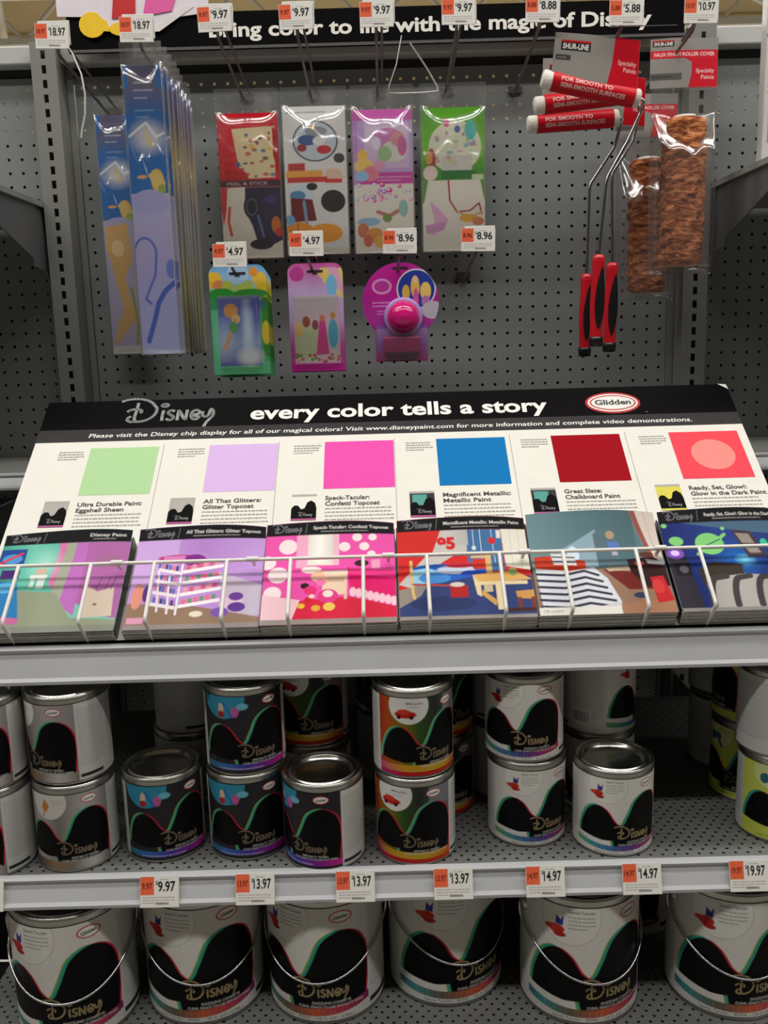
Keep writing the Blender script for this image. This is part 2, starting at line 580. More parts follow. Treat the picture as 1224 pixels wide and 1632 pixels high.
# ================================================================== gondola shelving
BAY = 1.219
PITCH = .0254
def pegboard(mb, xs, zs, x0, x1, z0, z1, r=.0031, y=0.0, t=.003):
    """sheet with real round holes on a one inch lattice"""
    xs = np.array(xs); zs = np.array(zs)
    h = PITCH/2
    sq = np.array([(1, 0), (1, 1), (0, 1), (-1, 1), (-1, 0), (-1, -1), (0, -1), (1, -1)], float)*h
    ang = np.arange(8)*math.pi/4
    ci = np.stack([np.cos(ang), np.sin(ang)], 1)*r
    ring = np.vstack([np.c_[sq[:, 0], np.zeros(8), sq[:, 1]], np.c_[ci[:, 0], np.zeros(8), ci[:, 1]], np.c_[ci[:, 0], np.full(8, t), ci[:, 1]]])
    fc = []
    for k in range(8):
        k2 = (k+1) % 8
        fc.append((k, 8+k, 8+k2, k2)); fc.append((8+k, 16+k, 16+k2, 8+k2))
    fc = np.array(fc)
    cx, cz = np.meshgrid(xs, zs)
    cen = np.stack([cx.ravel(), np.full(cx.size, y), cz.ravel()], 1)
    V = (cen[:, None]+ring[None]).reshape(-1, 3)
    F = (fc[None]+(np.arange(len(cen))*24)[:, None, None]).reshape(-1, 4)
    mb.add(V.tolist(), F.tolist())
    a0, a1 = xs.min()-h, xs.max()+h; b0, b1 = zs.min()-h, zs.max()+h
    for (p, q, r_, s) in ((x0, a0, z0, z1), (a1, x1, z0, z1), (a0, a1, b1, z1), (a0, a1, z0, b0)):
        if q-p > 1e-4 and s-r_ > 1e-4:
            mb.add([(p, y, r_), (q, y, r_), (q, y, s), (p, y, s)], [(0, 1, 2, 3)])

def bay_shell(t, cx, cols, back=True):
    zs = 2.017-PITCH*np.arange(60)
    mb = MB(); pegboard(mb, cx+(np.array(cols)-22)*PITCH, zs, cx-.572, cx+.572, .30, 2.036)
    mb.build('pegboard_panel', M_PEG, t, recalc=False)
    MB().box(cx-.585, cx-.573, -.006, .012, .12, 2.05).build('panel_edge_channel', M_STEEL_D, t)
    MB().box(cx+.573, cx+.585, -.006, .012, .12, 2.05).build('panel_edge_channel', M_STEEL_D, t)
    mb = MB()
    mb.box(cx-.586, cx+.586, -.030, .03, 2.053, 2.086, bev=.003)
    mb.build('top_rail', mat('pale grey rail paint', (182, 182, 178), .4, noise=.05, scale=6), t)
    MB().box(cx-.586, cx+.586, .004, .03, 2.034, 2.054).build('rail_shadow_gap', M_DARK, t)  # shadow under the top rail put in as a dark strip
    MB().box(cx-.586, cx+.586, .055, .06, .12, 1.945).build('back_panel', M_DARK, t)
    MB().box(cx-.60, cx+.60, -.60, .05, .0, .12, bev=.004).build('base_deck', M_STEEL_D, t)

def build_gondola():
    t = thing('gondola_shelving', 'grey pegboard shelving bay behind the paint display, holes in even rows', 'shelving', (0, 0, 0), group=None)
    bay_shell(t, 0, range(45))
    for sx in (-1, 1):
        x = sx*BAY/2
        mb = MB()
        zs = [2.062-.0254*k for k in range(76)]
        w = .0235; hw = .0042; hh = .0072
        y = -.055
        # slotted front face built strip by strip around each slot
        mb.box(x-w, x-hw, y, y+.003, 0, 2.085); mb.box(x+hw, x+w, y, y+.003, 0, 2.085)
        last = 2.085
        for z in zs:
            mb.add([(x-hw, y, z+hh), (x+hw, y, z+hh), (x+hw, y, last), (x-hw, y, last)], [(0, 1, 2, 3)])
            last = z-hh
        mb.add([(x-hw, y, 0), (x+hw, y, 0), (x+hw, y, last), (x-hw, y, last)], [(0, 1, 2, 3)])
        mb.box(x-w, x-w+.003, y+.003, .03, 0, 2.085); mb.box(x+w-.003, x+w, y+.003, .03, 0, 2.085)
        mb.box(x-w, x+w, .027, .03, 0, 2.085)
        up = mb.build('upright', M_STEEL_D, t, recalc=False)
        MB().box(x-w+.004, x+w-.004, y+.012, y+.014, 0, 2.08).build('slot_backing', M_DARK, up)
    for sx, nm, cols in ((-1, 'left', range(24, 45)), (1, 'right', range(0, 21))):
        t2 = thing('gondola_shelving', 'neighbouring grey pegboard bay at the %s edge beyond the slotted upright' % nm, 'shelving')
        bay_shell(t2, sx*BAY, cols)
        # far uprights of the neighbouring bay
        x = sx*BAY*1.5
        MB().box(x-.0235, x+.0235, -.055, .03, 0, 2.085).build('upright', M_STEEL_D, t2)
build_gondola()

def shelf(label, x0, x1, yf, yb, z, lip_h, deck_mat, cat='shelf', bracket=None, edge_mat=None, lip_up=.004):
    t = thing('steel_shelf', label, cat, ((x0+x1)/2, 0, z), group=None)
    w = (x1-x0)/2
    MB().box(-w, w, yf+.012+.30*lip_h, yb, -.010, 0).build('deck', deck_mat, t)
    MB().box(-w, w, yb-.004, yb, -.045, -.010).build('rear_flange', M_STEEL_D, t)
    a = lip_h
    tl = .30*lip_h
    prof = [(yf+.014+tl, 0), (yf+.010+tl, lip_up), (yf+.003+tl, lip_up), (yf+tl, lip_up-.003), (yf+.0005+tl, lip_up-.006), (yf+.003+tl*.95, -.006),
            (yf+.003, -a+.010), (yf-.001, -a+.006), (yf-.001, -a+.002), (yf+.003, -a), (yf+.014, -a), (yf+.014, -a+.004), (yf+.010, -a+.006), (yf+.010+tl, -.008)]
    e = MB().prism(prof, -w, w, 'yz').build('front_edge', edge_mat or M_LIP, t)
    b = bracket or [(-.030, -.006), (yf*.55, -.006), (yf*.55, -.03), (-.10, -.09), (-.030, -.115)]
    for s in (-1, 1):
        MB().prism(b, s*(w-.008)-.0015, s*(w-.008)+.0015, 'yz').build('bracket', M_ARM, t)
    return t
M_DECK = perforated_mat('perforated grey deck', (112, 113, 112), .0165, .0105, .0023)
M_DECKU = perforated_mat('perforated upper deck', (150, 151, 148), .0125, .0125, .0022)
shelf('wide grey steel shelf carrying the slanted paint sample display', -.603, .603, -.722, -.008, 1.134, .0445, M_DECKU)
shelf('grey perforated shelf holding the quart paint cans, price tags along its edge', -.603, .603, -.776, -.19, .832, .036, M_DECK)
shelf('bottom perforated shelf holding the gallon paint cans with wire handles', -.603, .603, -.80, -.10, .592, .045, M_DECK)
armb = [(-.030, -.003), (-.40, -.003), (-.40, -.030), (-.31, -.050), (-.112, -.108), (-.108, -.122), (-.045, -.128), (-.034, -.150), (-.028, -.150)]
for s, nm in ((-1, 'left'), (1, 'right')):
    c = s*BAY
    shelf('upper shelf of the %s neighbouring bay on a dark grey tapered bracket' % nm, c-.585, c+.585, -.42, -.02, 1.803, .03, M_STEEL, bracket=armb, lip_up=0)
    shelf('lower grey shelf of the %s neighbouring bay beside the sample display' % nm, c-.585, c+.585, -.27, -.02, 1.313, .03, M_STEEL, lip_up=0)

def build_header():
    t = thing('header_sign', 'long black header sign with white lettering along the top of the shelving', 'sign', (0, -.045, 2.062))
    place = lambda y0: (lambda a, b: (a, y0, b))
    mb = MB()
    mb.box(-.560, .573, -.012, -.006, 0, .064, 0)
    mb.box(-.560, .573, -.014, -.005, 0, .005, 2)
    text_mesh(mb, 'Bring color to life with the magic of Disney', -.300, .021, .0255, place(-.0126), 1, .027, width=.812)
    mb.box(.433, .56, -.0128, -.0122, .018, .0195, 2)  # shine on the sign face drawn as a thin grey line
    mb.build('sign_panel', [M_BLACK, M_PAPER, mat('grey sign trim and shine', (88, 86, 86), .4)], t)
    MB().box(-.5, -.46, -.006, .03, -.002, .01).build('mounting_clip', M_STEEL, t)
    MB().box(.46, .5, -.006, .03, -.002, .01).build('mounting_clip', M_STEEL, t)
    # plain die-cut topper card at the left end of the sign
    o = thing('topper_card', 'white die-cut topper card with yellow, red and pink patches above the black sign', 'sign card', (-.44, -.0603, 2.084))
    mats = [mat('topper white', (224, 214, 222), .5), mat('topper yellow', (240, 196, 24), .5), mat('topper red', (196, 30, 34), .5), mat('topper pink', (226, 92, 160), .5), mat('topper outline', (222, 216, 214), .5)]
    mb = MB()
    mb.prism([(-.135, .04), (-.075, .038), (-.055, .016), (-.02, .018), (0, .01), (.045, .012), (.085, .034), (.14, .040), (.15, .14), (-.135, .14)], 0, .003, 'xz', 0)
    mb.prism([(.030, .010), (.05, .010), (.115, .050), (.105, .055)], -.0008, 0, 'xz', 4)
    mb.prism(arc(-.072, .024, .024, .022, 60, 330, 14)+[(-.04, .012), (-.045, .03), (-.055, .036)], -.0016, 0, 'xz', 1)
    mb.prism(arc(-.01, .016, .032, .013, 0, 360, 18)[:-1], -.0016, 0, 'xz', 1)
    mb.prism([(-.035, .034), (.008, .034), (.01, .07), (-.03, .07)], -.0016, 0, 'xz', 2)
    mb.prism([(.022, .036), (.075, .044), (.085, .07), (.03, .07)], -.0016, 0, 'xz', 3)
    mb.build('card', mats, o)
build_header()

# ================================================================== slanted paint sample display
DT = Vector((0.008, -.30, 1.438)); DV = Vector((0, -.8, -.601)).normalized(); DN = Vector((0, -.601, .8)).normalized()
SL = .494
def DP(x, s, h=0.0):
    """point on the slanted display: x across, s down from the top edge, h above the face"""
    return DT + Vector((x, 0, 0)) + DV*s + DN*h
SWATCH = [(-.4275, (178, 216, 160)), (-.2345, (218, 184, 234)), (-.048, (236, 84, 176)), (.132, (20, 120, 186)), (.3175, (160, 10, 26)), (.508, (244, 78, 92))]
TITLES = [('Ultra Durable Paint', 'Eggshell Sheen'), ('All That Glitters', 'Glitter Topcoat'), ('Speck-Tacular', 'Confetti Topcoat'),
          ('Magnificent Metallic', 'Metallic Paint'), ('Great Slate', 'Chalkboard Paint'), ('Ready, Set, Glow!', 'Glow in the Dark Paint')]
def build_display():
    t = thing('paint_sample_display', 'slanted black and white display board with six colour swatches on the upper shelf', 'display', (0.008, -.69, 1.1342))
    O = Vector(t.location)
    W = .577
    cols = [M_PAPER, M_BLACK, mat('display grey band', (58, 56, 57), .5, spec=.1), mat('sign white ink', (240, 238, 232), .45),
            mat('silver ink', (150, 150, 150), .35), mat('logo red', (190, 30, 38), .4), mat('small print grey', (150, 147, 140), .5), mat('dark print', (60, 58, 56), .5)]
    for i, (_, c) in enumerate(SWATCH): cols.append(mat('swatch ink %d' % i, c, .5, noise=.05, scale=300, spec=.06))
    cols += [mat('paler coral ink', (246, 136, 128), .45), mat('mini silver', (170, 166, 160), .4), mat('mini teal', (60, 150, 140), .4), mat('mini magenta', (170, 60, 130), .4), mat('mini yellow', (216, 206, 60), .4)]
    IX_PALE, IX_SIL, IX_TEAL, IX_MAG, IX_YEL = 14, 15, 16, 17, 18
    mb = MB()
    def P(x, s, h): return DP(x, s, h)-O
    # board slab
    c = [P(-W, 0, 0), P(W, 0, 0), P(W, SL, 0), P(-W, SL, 0)]
    d = [P(-W, 0, -.005), P(W, 0, -.005), P(W, SL, -.005), P(-W, SL, -.005)]
    mb.add(c+d, [(0, 1, 2, 3)], 0)
    mb.add(c+d, [(7, 6, 5, 4), (0, 4, 5, 1), (1, 5, 6, 2), (2, 6, 7, 3), (3, 7, 4, 0)], 1)
    lv = [0]
    def quad(x0, s0, x1, s1, mi, h=.0003):
        mb.add([P(x0, s0, h), P(x1, s0, h), P(x1, s1, h), P(x0, s1, h)], [(0, 1, 2, 3)], mi)
    def at(h): return lambda a, b: P(a, -b, h)
    quad(-W, 0, W, .071, 1); quad(-W, .071, W, .1005, 2)
    text_mesh(mb, 'every color tells a story', -.230, -.0565, .033, at(.0007), 3, .027, width=.497)
    wordmark_mesh(mb, -.452, -.054, .160, at(.0007), 4, .09)
    text_mesh(mb, 'Please visit the Disney chip display for all of our magical colors! Visit www.disneypaint.com for more information and complete video demonstrations.', -.492, -.0915, .0098, at(.0007), 3, .012, width=.99, shear=.12)
    def disc(cx, cy, rx, ry, mi, h):
        mb.add([P(cx+rx*math.cos(a), cy+ry*math.sin(a), h) for a in [k*math.pi/18 for k in range(36)]], [tuple(range(36))], mi)
    disc(.377, .0405, .046, .0265, 5, .0006); disc(.377, .0405, .042, .0225, 3, .0008); disc(.377, .0405, .0385, .019, 5, .0009); disc(.377, .0405, .036, .0165, 3, .001)
    text_mesh(mb, 'Glidden', .377, -.0455, .0125, at(.0012), 7, .03, 'c', width=.060)
    mb.add([P(.428, .066, .0008), P(.4295, .066, .0008), P(.4295, .0645, .0008), P(.428, .0645, .0008)], [(0, 1, 2, 3)], 3)
    for k in range(1, 6):
        x = -.3645+.1867*(k-1); quad(x-.0004, .112, x+.0004, SL-.05, 6)
    st = np.random.default_rng(5)
    for i, (cx, _) in enumerate(SWATCH):
        cx -= .0
        s0 = .1165
        quad(cx-.0555, s0, cx+.0555, s0+.1055, 8+i)
        if i == 5: disc(cx+.004, s0+.053, .034, .034, IX_PALE, .0006)
        left = cx-.105
        for k in range(4):        # small print above the code square
            x = left
            while x < left+.040-(.012 if k == 3 else 0):
                l = st.uniform(.002, .006); quad(x, .1235+k*.0055, x+l, .1258+k*.0055, 6); x += l+.001
        a, b = TITLES[i]
        tx = cx-.052
        text_mesh(mb, a+':', tx, -.2455, .0085, at(.0005), 7, .022, width=.0052*len(a))
        text_mesh(mb, b, tx, -.2575, .0085, at(.0005), 7, .022, width=.0052*len(b))
        for k in range(4):
            x = tx
            while x < tx+.100:
                l = st.uniform(.002, .007); quad(x, .2625+k*.0075, x+l, .2650+k*.0075, 6); x += l+.0012
        # little picture of the paint can
        bg = [IX_SIL, IX_SIL, 0, 2, 2, IX_YEL][i]
        x0 = left+.002; x1 = x0+.038
        quad(x0, .236, x1, .286, bg, .0004)
        quad(x0, .233, x1, .2375, IX_SIL, .0005)
        if i in (3, 4): quad(x0+.004, .240, x1-.012, .262, IX_TEAL, .0005)
        wave = [(0, .285), (0, .262), (.004, .256), (.010, .256), (.015, .264), (.020, .262), (.024, .250), (.030, .246), (.036, .252), (.038, .262), (.038, .285)]
        mb.add([P(x0+a_, b_, .0007) for a_, b_ in wave], [tuple(range(len(wave)))], 1)
        quad(x0, .283, x1, .2865, IX_MAG if i < 5 else IX_YEL, .0008)
        wordmark_mesh(mb, x0+.010, -.278, .022, at(.0009), 4, .1)
    mb.build('printed_board', cols, t, recalc=False)
    # folded easel wings and back that hold the board up
    for sx, nm in ((-1, 'left'), (1, 'right')):
        x = sx*(W-.012)
        top = P(x, .004, -.005); bot = P(x, SL, -.005)
        pts = [(top.y, top.z), (bot.y, bot.z), (bot.y, 0), (top.y+.02, 0), (top.y+.02, top.z-.01)]
        MB().prism(pts, x-.002, x+.002, 'yz').build('easel_wing', M_BLACKP, t)
    top = P(0, .004, -.005)
    MB().box(-W+.01, W-.01, top.y+.016, top.y+.02, -.001, top.z-.008).build('easel_back', M_BLACKP, t)
    bot = P(0, SL, -.005)
    MB().box(-W, W, bot.y+.001, bot.y+.004, 1.1342-O.z, bot.z+.002).build('foot_shadow_strip', M_BLACKP, t)  # added black strip, stands in for the shadow line below the pads
    mb = MB()
    mb.add([P(W-.014, -.001, .0004), P(W, .001, .0004), P(W+.001, .014, .0006), P(W-.003, .010, .0008)], [(0, 1, 2, 3)])
    mb.build('torn_corner', M_PAPER, t)
build_display()

def build_rack():
    t = thing('wire_rack', 'white wire rail rack running across the front of the brochure pads', 'rack', (0, -.70, 1.134))
    O = Vector(t.location)
    r = .0026
    yt, zt = -.648, 1.2365
    MB().tube([(-.60, yt-O.y, zt-O.z), (.60, yt-O.y, zt-O.z)], r, 10).build('rail', M_WWIRE, t)
    MB().tube([(-.60, .012, r), (.60, .012, r)], r, 10).build('base_rail', M_WWIRE, t)
    xs = []
    for k in range(6):
        c = -.4645+.1866*k
        xs += [c-.0495, c+.0500]
    for x in xs:
        x += .0085
        MB().tube([(x, yt-.004-O.y, zt-O.z+.001), (x, -.021, .047), (x, -.0235, .043), (x, -.021, .039), (x, .012, .003)], r*1.05, 8).build('upright_wire', M_WWIRE, t)
    for k in range(7):
        x = -.558+.1866*k
        mb = MB(); mb.tube([(x-.008, yt-.001-O.y, zt-O.z+.001), (x+.008, yt-.001-O.y, zt-O.z+.001)], r*1.5, 8)
        mb.tube([(x, yt-O.y, zt-O.z), (x, yt+.015-O.y, zt-.011-O.z)], r, 8)
        mb.build('joint_clip', M_WWIRE, t)
build_rack()

# ------------------------------------------------------------------ brochure pads
PW, PH = 183.0, 176.0     # millimetres
def band(c, title, sub=True):
    c.rect(0, PH-22, PW, PH, (16, 15, 17))
    c.mark(8, PH-16, 42, (120, 118, 124), .10)
    c.line([(58, PH-3), (56, PH-19)], .8, (120, 120, 120))
    w = min(108, 4.4*len(title))
    c.text(title, PW-8, PH-12.5, 5.4, (214, 212, 208), .02, 'r', w)
    if sub: c.greek(PW-8-w*.9, PH-19, PW-8, PH-14.5, 1, (170, 168, 166), 1.6)
def art1():
    c = Canvas(PW, PH, (128, 196, 178))
    c.grad(0, 30, 90, 154, [(72, 158, 146), (110, 196, 176), (96, 178, 160)])
    c.poly([(80, 154), (183, 154), (183, 20), (150, 26), (108, 60), (92, 100)], (176, 104, 166))
    c.poly([(82, 154), (92, 154), (86, 70), (78, 84)], (214, 120, 170))
    c.poly([(92, 154), (106, 154), (100, 40), (86, 66)], (166, 168, 150))
    c.poly([(106, 154), (122, 154), (124, 26), (100, 44)], (190, 112, 190))
    c.poly([(0, 0), (183, 0), (183, 18), (120, 22), (92, 66), (30, 72), (0, 40)], (150, 158, 132))
    c.rect(0, 112, 36, 146, (34, 74, 150)); c.ell(18, 128, 14, 9, (80, 150, 210)); c.line([(2, 120), (30, 138)], 4, (220, 60, 70))
    c.ell(66, 118, 16, 20, (186, 240, 220), .6, 12)
    c.ell(64, 104, 8, 6, (212, 180, 160)); c.rect(52, 76, 58, 98, (210, 226, 214)); c.rect(62, 74, 72, 98, (216, 230, 220)); c.rect(50, 92, 74, 98, (228, 232, 222))
    c.poly([(0, 88), (34, 86), (46, 40), (52, 14), (0, 14)], (46, 128, 190)); c.poly([(0, 14), (52, 14), (50, 24), (0, 30)], (206, 110, 160))
    c.ell(20, 76, 14, 9, (100, 180, 226)); c.rect(8, 92, 34, 108, (70, 40, 110))
    c.poly([(132, 78), (150, 66), (172, 74), (176, 24), (130, 22)], (214, 196, 178)); c.ell(150, 44, 3, 2, (120, 110, 80))
    for x in (148, 160, 168): c.line([(x, 70), (x+4, 92)], 1.6, (120, 90, 130))
    c.rect(140, 108, 172, 130, (164, 110, 150))
    c.rect(0, 0, 183, 10, (140, 142, 132))
    band(c, 'Disney Paint'); return c
def art2():
    c = Canvas(PW, PH, (190, 146, 214))
    c.grad(0, 90, 183, 154, [(202, 160, 222), (180, 132, 204), (196, 156, 220)])
    c.poly([(0, 154), (60, 154), (60, 90), (0, 70)], (206, 168, 226))
    c.poly([(120, 96), (183, 70), (183, 20), (140, 14)], (198, 184, 204))
    c.poly([(0, 0), (183, 0), (183, 16), (150, 24), (80, 40), (0, 44)], (150, 122, 100))
    c.ell(62, 122, 30, 6, (190, 60, 130)); c.ell(84, 118, 16, 10, (130, 40, 140)); c.rect(40, 112, 70, 126, (216, 130, 190))
    for k in range(4):
        z = 30+k*20
        c.poly([(30+k*2, z+16), (66, z+8), (66, z+2), (30+k*2, z+10)], (238, 230, 234))
        c.poly([(70, z+4), (126, z+14), (126, z+20), (70, z+10)], (244, 238, 240))
        for j in range(6):
            c.rect(34+j*5, z+15-j*1.2, 38+j*5, z+24-j*1.2, [(90, 110, 190), (226, 120, 150), (60, 70, 130)][(j+k) % 3])
            c.rect(74+j*8, z+11+j*1.6, 80+j*8, z+19+j*1.6, [(232, 110, 130), (240, 150, 160), (120, 150, 110), (220, 90, 120)][(j*2+k) % 4])
    c.line([(68, 24), (68, 110)], 3, (240, 232, 236)); c.line([(42, 30), (36, 100)], 3, (236, 228, 236)); c.line([(56, 26), (52, 90)], 3, (240, 232, 240))
    c.ell(12, 56, 8, 22, (226, 150, 130)); c.ell(24, 60, 5, 14, (90, 50, 130))
    c.ell(142, 40, 16, 12, (226, 196, 220)); c.ell(150, 34, 12, 8, (100, 60, 150)); c.ell(128, 26, 12, 8, (130, 90, 180)); c.ell(148, 52, 10, 7, (110, 60, 150))
    c.ell(96, 24, 9, 5, (232, 220, 200)); c.rect(4, 10, 26, 20, (226, 160, 190))
    c.rect(0, 0, 183, 8, (150, 142, 138))
    band(c, 'All That Glitters: Glitter Topcoat'); return c
def art3():
    c = Canvas(PW, PH, (232, 84, 170))
    for x, y, r in ((32, 134, 13), (20, 84, 14), (4, 106, 12), (14, 52, 12), (112, 132, 8), (130, 148, 7), (140, 132, 7), (152, 148, 6), (150, 118, 6)): c.ell(x, y, r, r, (246, 224, 226))
    c.rect(50, 100, 104, 154, (236, 226, 214)); c.grad(56, 104, 98, 154, [(222, 214, 206), (246, 242, 234), (214, 208, 200)])
    c.rect(44, 96, 60, 154, (238, 170, 200)); c.rect(96, 100, 104, 154, (236, 180, 200))
    c.poly([(0, 0), (183, 0), (183, 26), (120, 44), (60, 40), (0, 28)], (214, 36, 66)); c.poly([(0, 0), (40, 0), (52, 40), (0, 50)], (238, 196, 206))
    c.rect(82, 48, 116, 86, (234, 206, 180)); c.rect(86, 70, 112, 78, (206, 172, 146)); c.rect(80, 84, 118, 90, (240, 222, 200)); c.rect(80, 40, 84, 50, (224, 196, 170)); c.rect(112, 40, 116, 50, (224, 196, 170))
    c.poly([(116, 96), (183, 84), (183, 40), (120, 56)], (224, 30, 110))
    for k in range(8): c.ell(124+k*8, 52-k*2.4, 4.5, 8, (246, 200, 214))
    c.poly([(118, 96), (183, 86), (183, 74), (118, 84)], (236, 60, 140)); c.rect(150, 92, 162, 108, (232, 160, 190)); c.ell(136, 102, 10, 6, (60, 30, 40))
    c.ell(66, 92, 14, 6, (246, 234, 226)); c.ell(76, 80, 10, 9, (240, 190, 160))
    for x, y, r, q in ((58, 64, 6, (40, 24, 28)), (66, 56, 9, (226, 50, 120)), (90, 46, 14, (222, 60, 130)), (80, 70, 7, (240, 120, 170)), (90, 50, 7, (236, 220, 210)), (64, 40, 6, (210, 30, 50)), (54, 30, 5, (236, 190, 60)), (92, 28, 8, (232, 200, 90)), (74, 26, 6, (226, 170, 60)), (68, 46, 4, (240, 210, 190))): c.ell(x, y, r, r*.85, q)
    c.rect(0, 0, 183, 8, (150, 142, 136))
    band(c, 'Speck-Tacular: Confetti Topcoat'); return c
def art4():
    c = Canvas(PW, PH, (206, 44, 40))
    c.poly([(0, 60), (40, 110), (66, 120), (70, 134), (100, 154), (104, 128), (60, 96), (20, 52)], (196, 190, 186))
    c.poly([(48, 112), (62, 154), (100, 154), (98, 116)], (196, 190, 186)); c.rect(98, 80, 148, 154, (66, 112, 160)); c.grad(66, 128, 100, 154, [(200, 196, 192), (180, 176, 172)])
    c.text('95', 56, 122, 20, (206, 36, 40), .06, 'l', 26)
    c.line([(108, 154), (108, 124)], .8, (220, 224, 228)); c.line([(118, 154), (118, 100)], .8, (220, 224, 228)); c.line([(134, 154), (136, 96)], .8, (220, 224, 228))
    c.ell(134, 134, 5.5, 6, (206, 44, 50)); c.ell(108, 122, 3, 4, (214, 216, 218)); c.rect(141, 138, 147, 152, (226, 220, 214))
    c.poly([(148, 154), (183, 154), (183, 80), (150, 88)], (226, 222, 208)); c.line([(160, 154), (160, 88)], 1, (200, 198, 188)); c.line([(172, 154), (172, 84)], 1, (200, 198, 188))
    c.poly([(0, 0), (183, 0), (183, 70), (100, 78), (0, 44)], (52, 66, 118)); c.poly([(0, 20), (0, 50), (40, 60), (30, 40)], (150, 138, 130)); c.ell(60, 26, 44, 12, (44, 56, 100))
    c.poly([(16, 88), (40, 94), (110, 96), (132, 80), (80, 66), (18, 56)], (40, 96, 190)); c.poly([(18, 84), (40, 88), (66, 78), (64, 66), (20, 58)], (150, 206, 234)); c.ell(50, 70, 22, 9, (70, 140, 214)); c.ell(80, 84, 26, 8, (196, 206, 230)); c.ell(100, 76, 14, 6, (50, 80, 190)); c.ell(86, 92, 20, 5, (200, 50, 60))
    c.rect(104, 84, 124, 102, (206, 50, 40)); c.rect(122, 72, 130, 112, (216, 178, 116)); c.rect(102, 104, 130, 108, (220, 184, 124)); c.line([(18, 100), (19, 46), (21, 36)], 4, (222, 186, 120)); c.line([(20, 60), (74, 56)], 3, (190, 70, 50))
    c.poly([(102, 74), (160, 80), (183, 64), (112, 60)], (222, 172, 100)); c.poly([(102, 74), (112, 60), (112, 36), (106, 40)], (226, 206, 160)); c.rect(104, 56, 176, 62, (232, 210, 166)); c.rect(132, 14, 140, 58, (236, 216, 176)); c.poly([(112, 40), (130, 20), (132, 30), (114, 48)], (210, 160, 90)); c.rect(116, 44, 128, 56, (206, 188, 150))
    c.ell(158, 78, 6, 7, (140, 160, 100)); c.rect(70, 36, 94, 56, (176, 36, 34)); c.ell(80, 58, 10, 4, (210, 200, 190))
    c.poly([(158, 44), (183, 46), (183, 30), (160, 32)], (206, 150, 84)); c.rect(160, 10, 165, 34, (130, 56, 34)); c.rect(178, 10, 183, 34, (130, 56, 34)); c.rect(144, 10, 183, 16, (70, 40, 40))
    c.rect(0, 0, 183, 6, (150, 146, 140))
    band(c, 'Magnificent Metallic: Metallic Paint'); return c
def art5():
    c = Canvas(PW, PH, (92, 122, 130))
    c.grad(0, 80, 150, PH, [(110, 140, 146), (92, 122, 130), (78, 106, 114)])
    c.poly([(40, 110), (96, 146), (92, 80), (40, 80)], (150, 176, 190), .8); c.poly([(92, 140), (120, 130), (124, 80), (92, 80)], (88, 112, 122))
    c.poly([(148, PH), (183, PH), (183, 84), (166, 90)], (214, 200, 190)); c.poly([(148, PH), (156, PH), (172, 90), (166, 90)], (150, 84, 76)); c.line([(168, PH), (176, 96)], 1, (180, 170, 166))
    c.rect(110, 112, 126, 124, (90, 120, 190)); c.ell(116, 136, 6, 7, (176, 150, 120)); c.rect(114, 100, 122, 110, (176, 168, 190)); c.ell(60, 104, 8, 14, (206, 226, 240))
    c.poly([(0, 0), (183, 0), (183, 70), (120, 80), (0, 70)], (150, 118, 96)); c.poly([(96, 76), (150, 68), (172, 40), (126, 40)], (116, 40, 34)); c.poly([(100, 78), (140, 80), (150, 74), (104, 72)], (196, 178, 150))
    c.poly([(132, 92), (168, 96), (183, 84), (183, 44), (150, 44), (134, 70)], (52, 26, 26)); c.poly([(158, 92), (183, 88), (183, 80), (160, 84)], (150, 150, 156)); c.ell(148, 84, 6, 5, (180, 60, 60)); c.ell(160, 100, 10, 5, (90, 50, 40))
    c.poly([(4, 100), (20, 102), (74, 92), (74, 72), (4, 70)], (196, 60, 36)); c.poly([(28, 106), (60, 104), (62, 84), (30, 86)], (216, 214, 216)); c.line([(30, 100), (60, 98)], 2.4, (70, 74, 90)); c.line([(30, 92), (60, 90)], 2.4, (70, 74, 90))
    bed = [(4, 80), (50, 74), (84, 80), (100, 60), (112, 20), (60, 8), (6, 14)]
    c.poly(bed, (216, 218, 226))
    for k in range(6):
        y = 70-k*11
        c.line([(5, y), (40, y-3), (70, y+4), (88+k*4, y-4)], 4.2, (52, 56, 72))
    c.poly([(6, 14), (60, 8), (112, 20), (110, 10), (60, 0), (6, 2)], (206, 204, 206))
    c.poly([(126, 18), (183, 26), (183, 0), (112, 0), (112, 14)], (166, 120, 92)); c.ell(140, 30, 10, 5, (50, 60, 90)); c.poly([(158, 60), (176, 62), (183, 20), (160, 16)], (196, 36, 44)); c.ell(166, 44, 8, 12, (216, 60, 60))
    c.rect(0, 0, 110, 13, (226, 222, 214)); c.text('Off creative!', 6, 5, 4.4, (110, 110, 110), 0, 'l', 26); c.greek(6, 1, 36, 4, 1, (150, 150, 150))
    return c
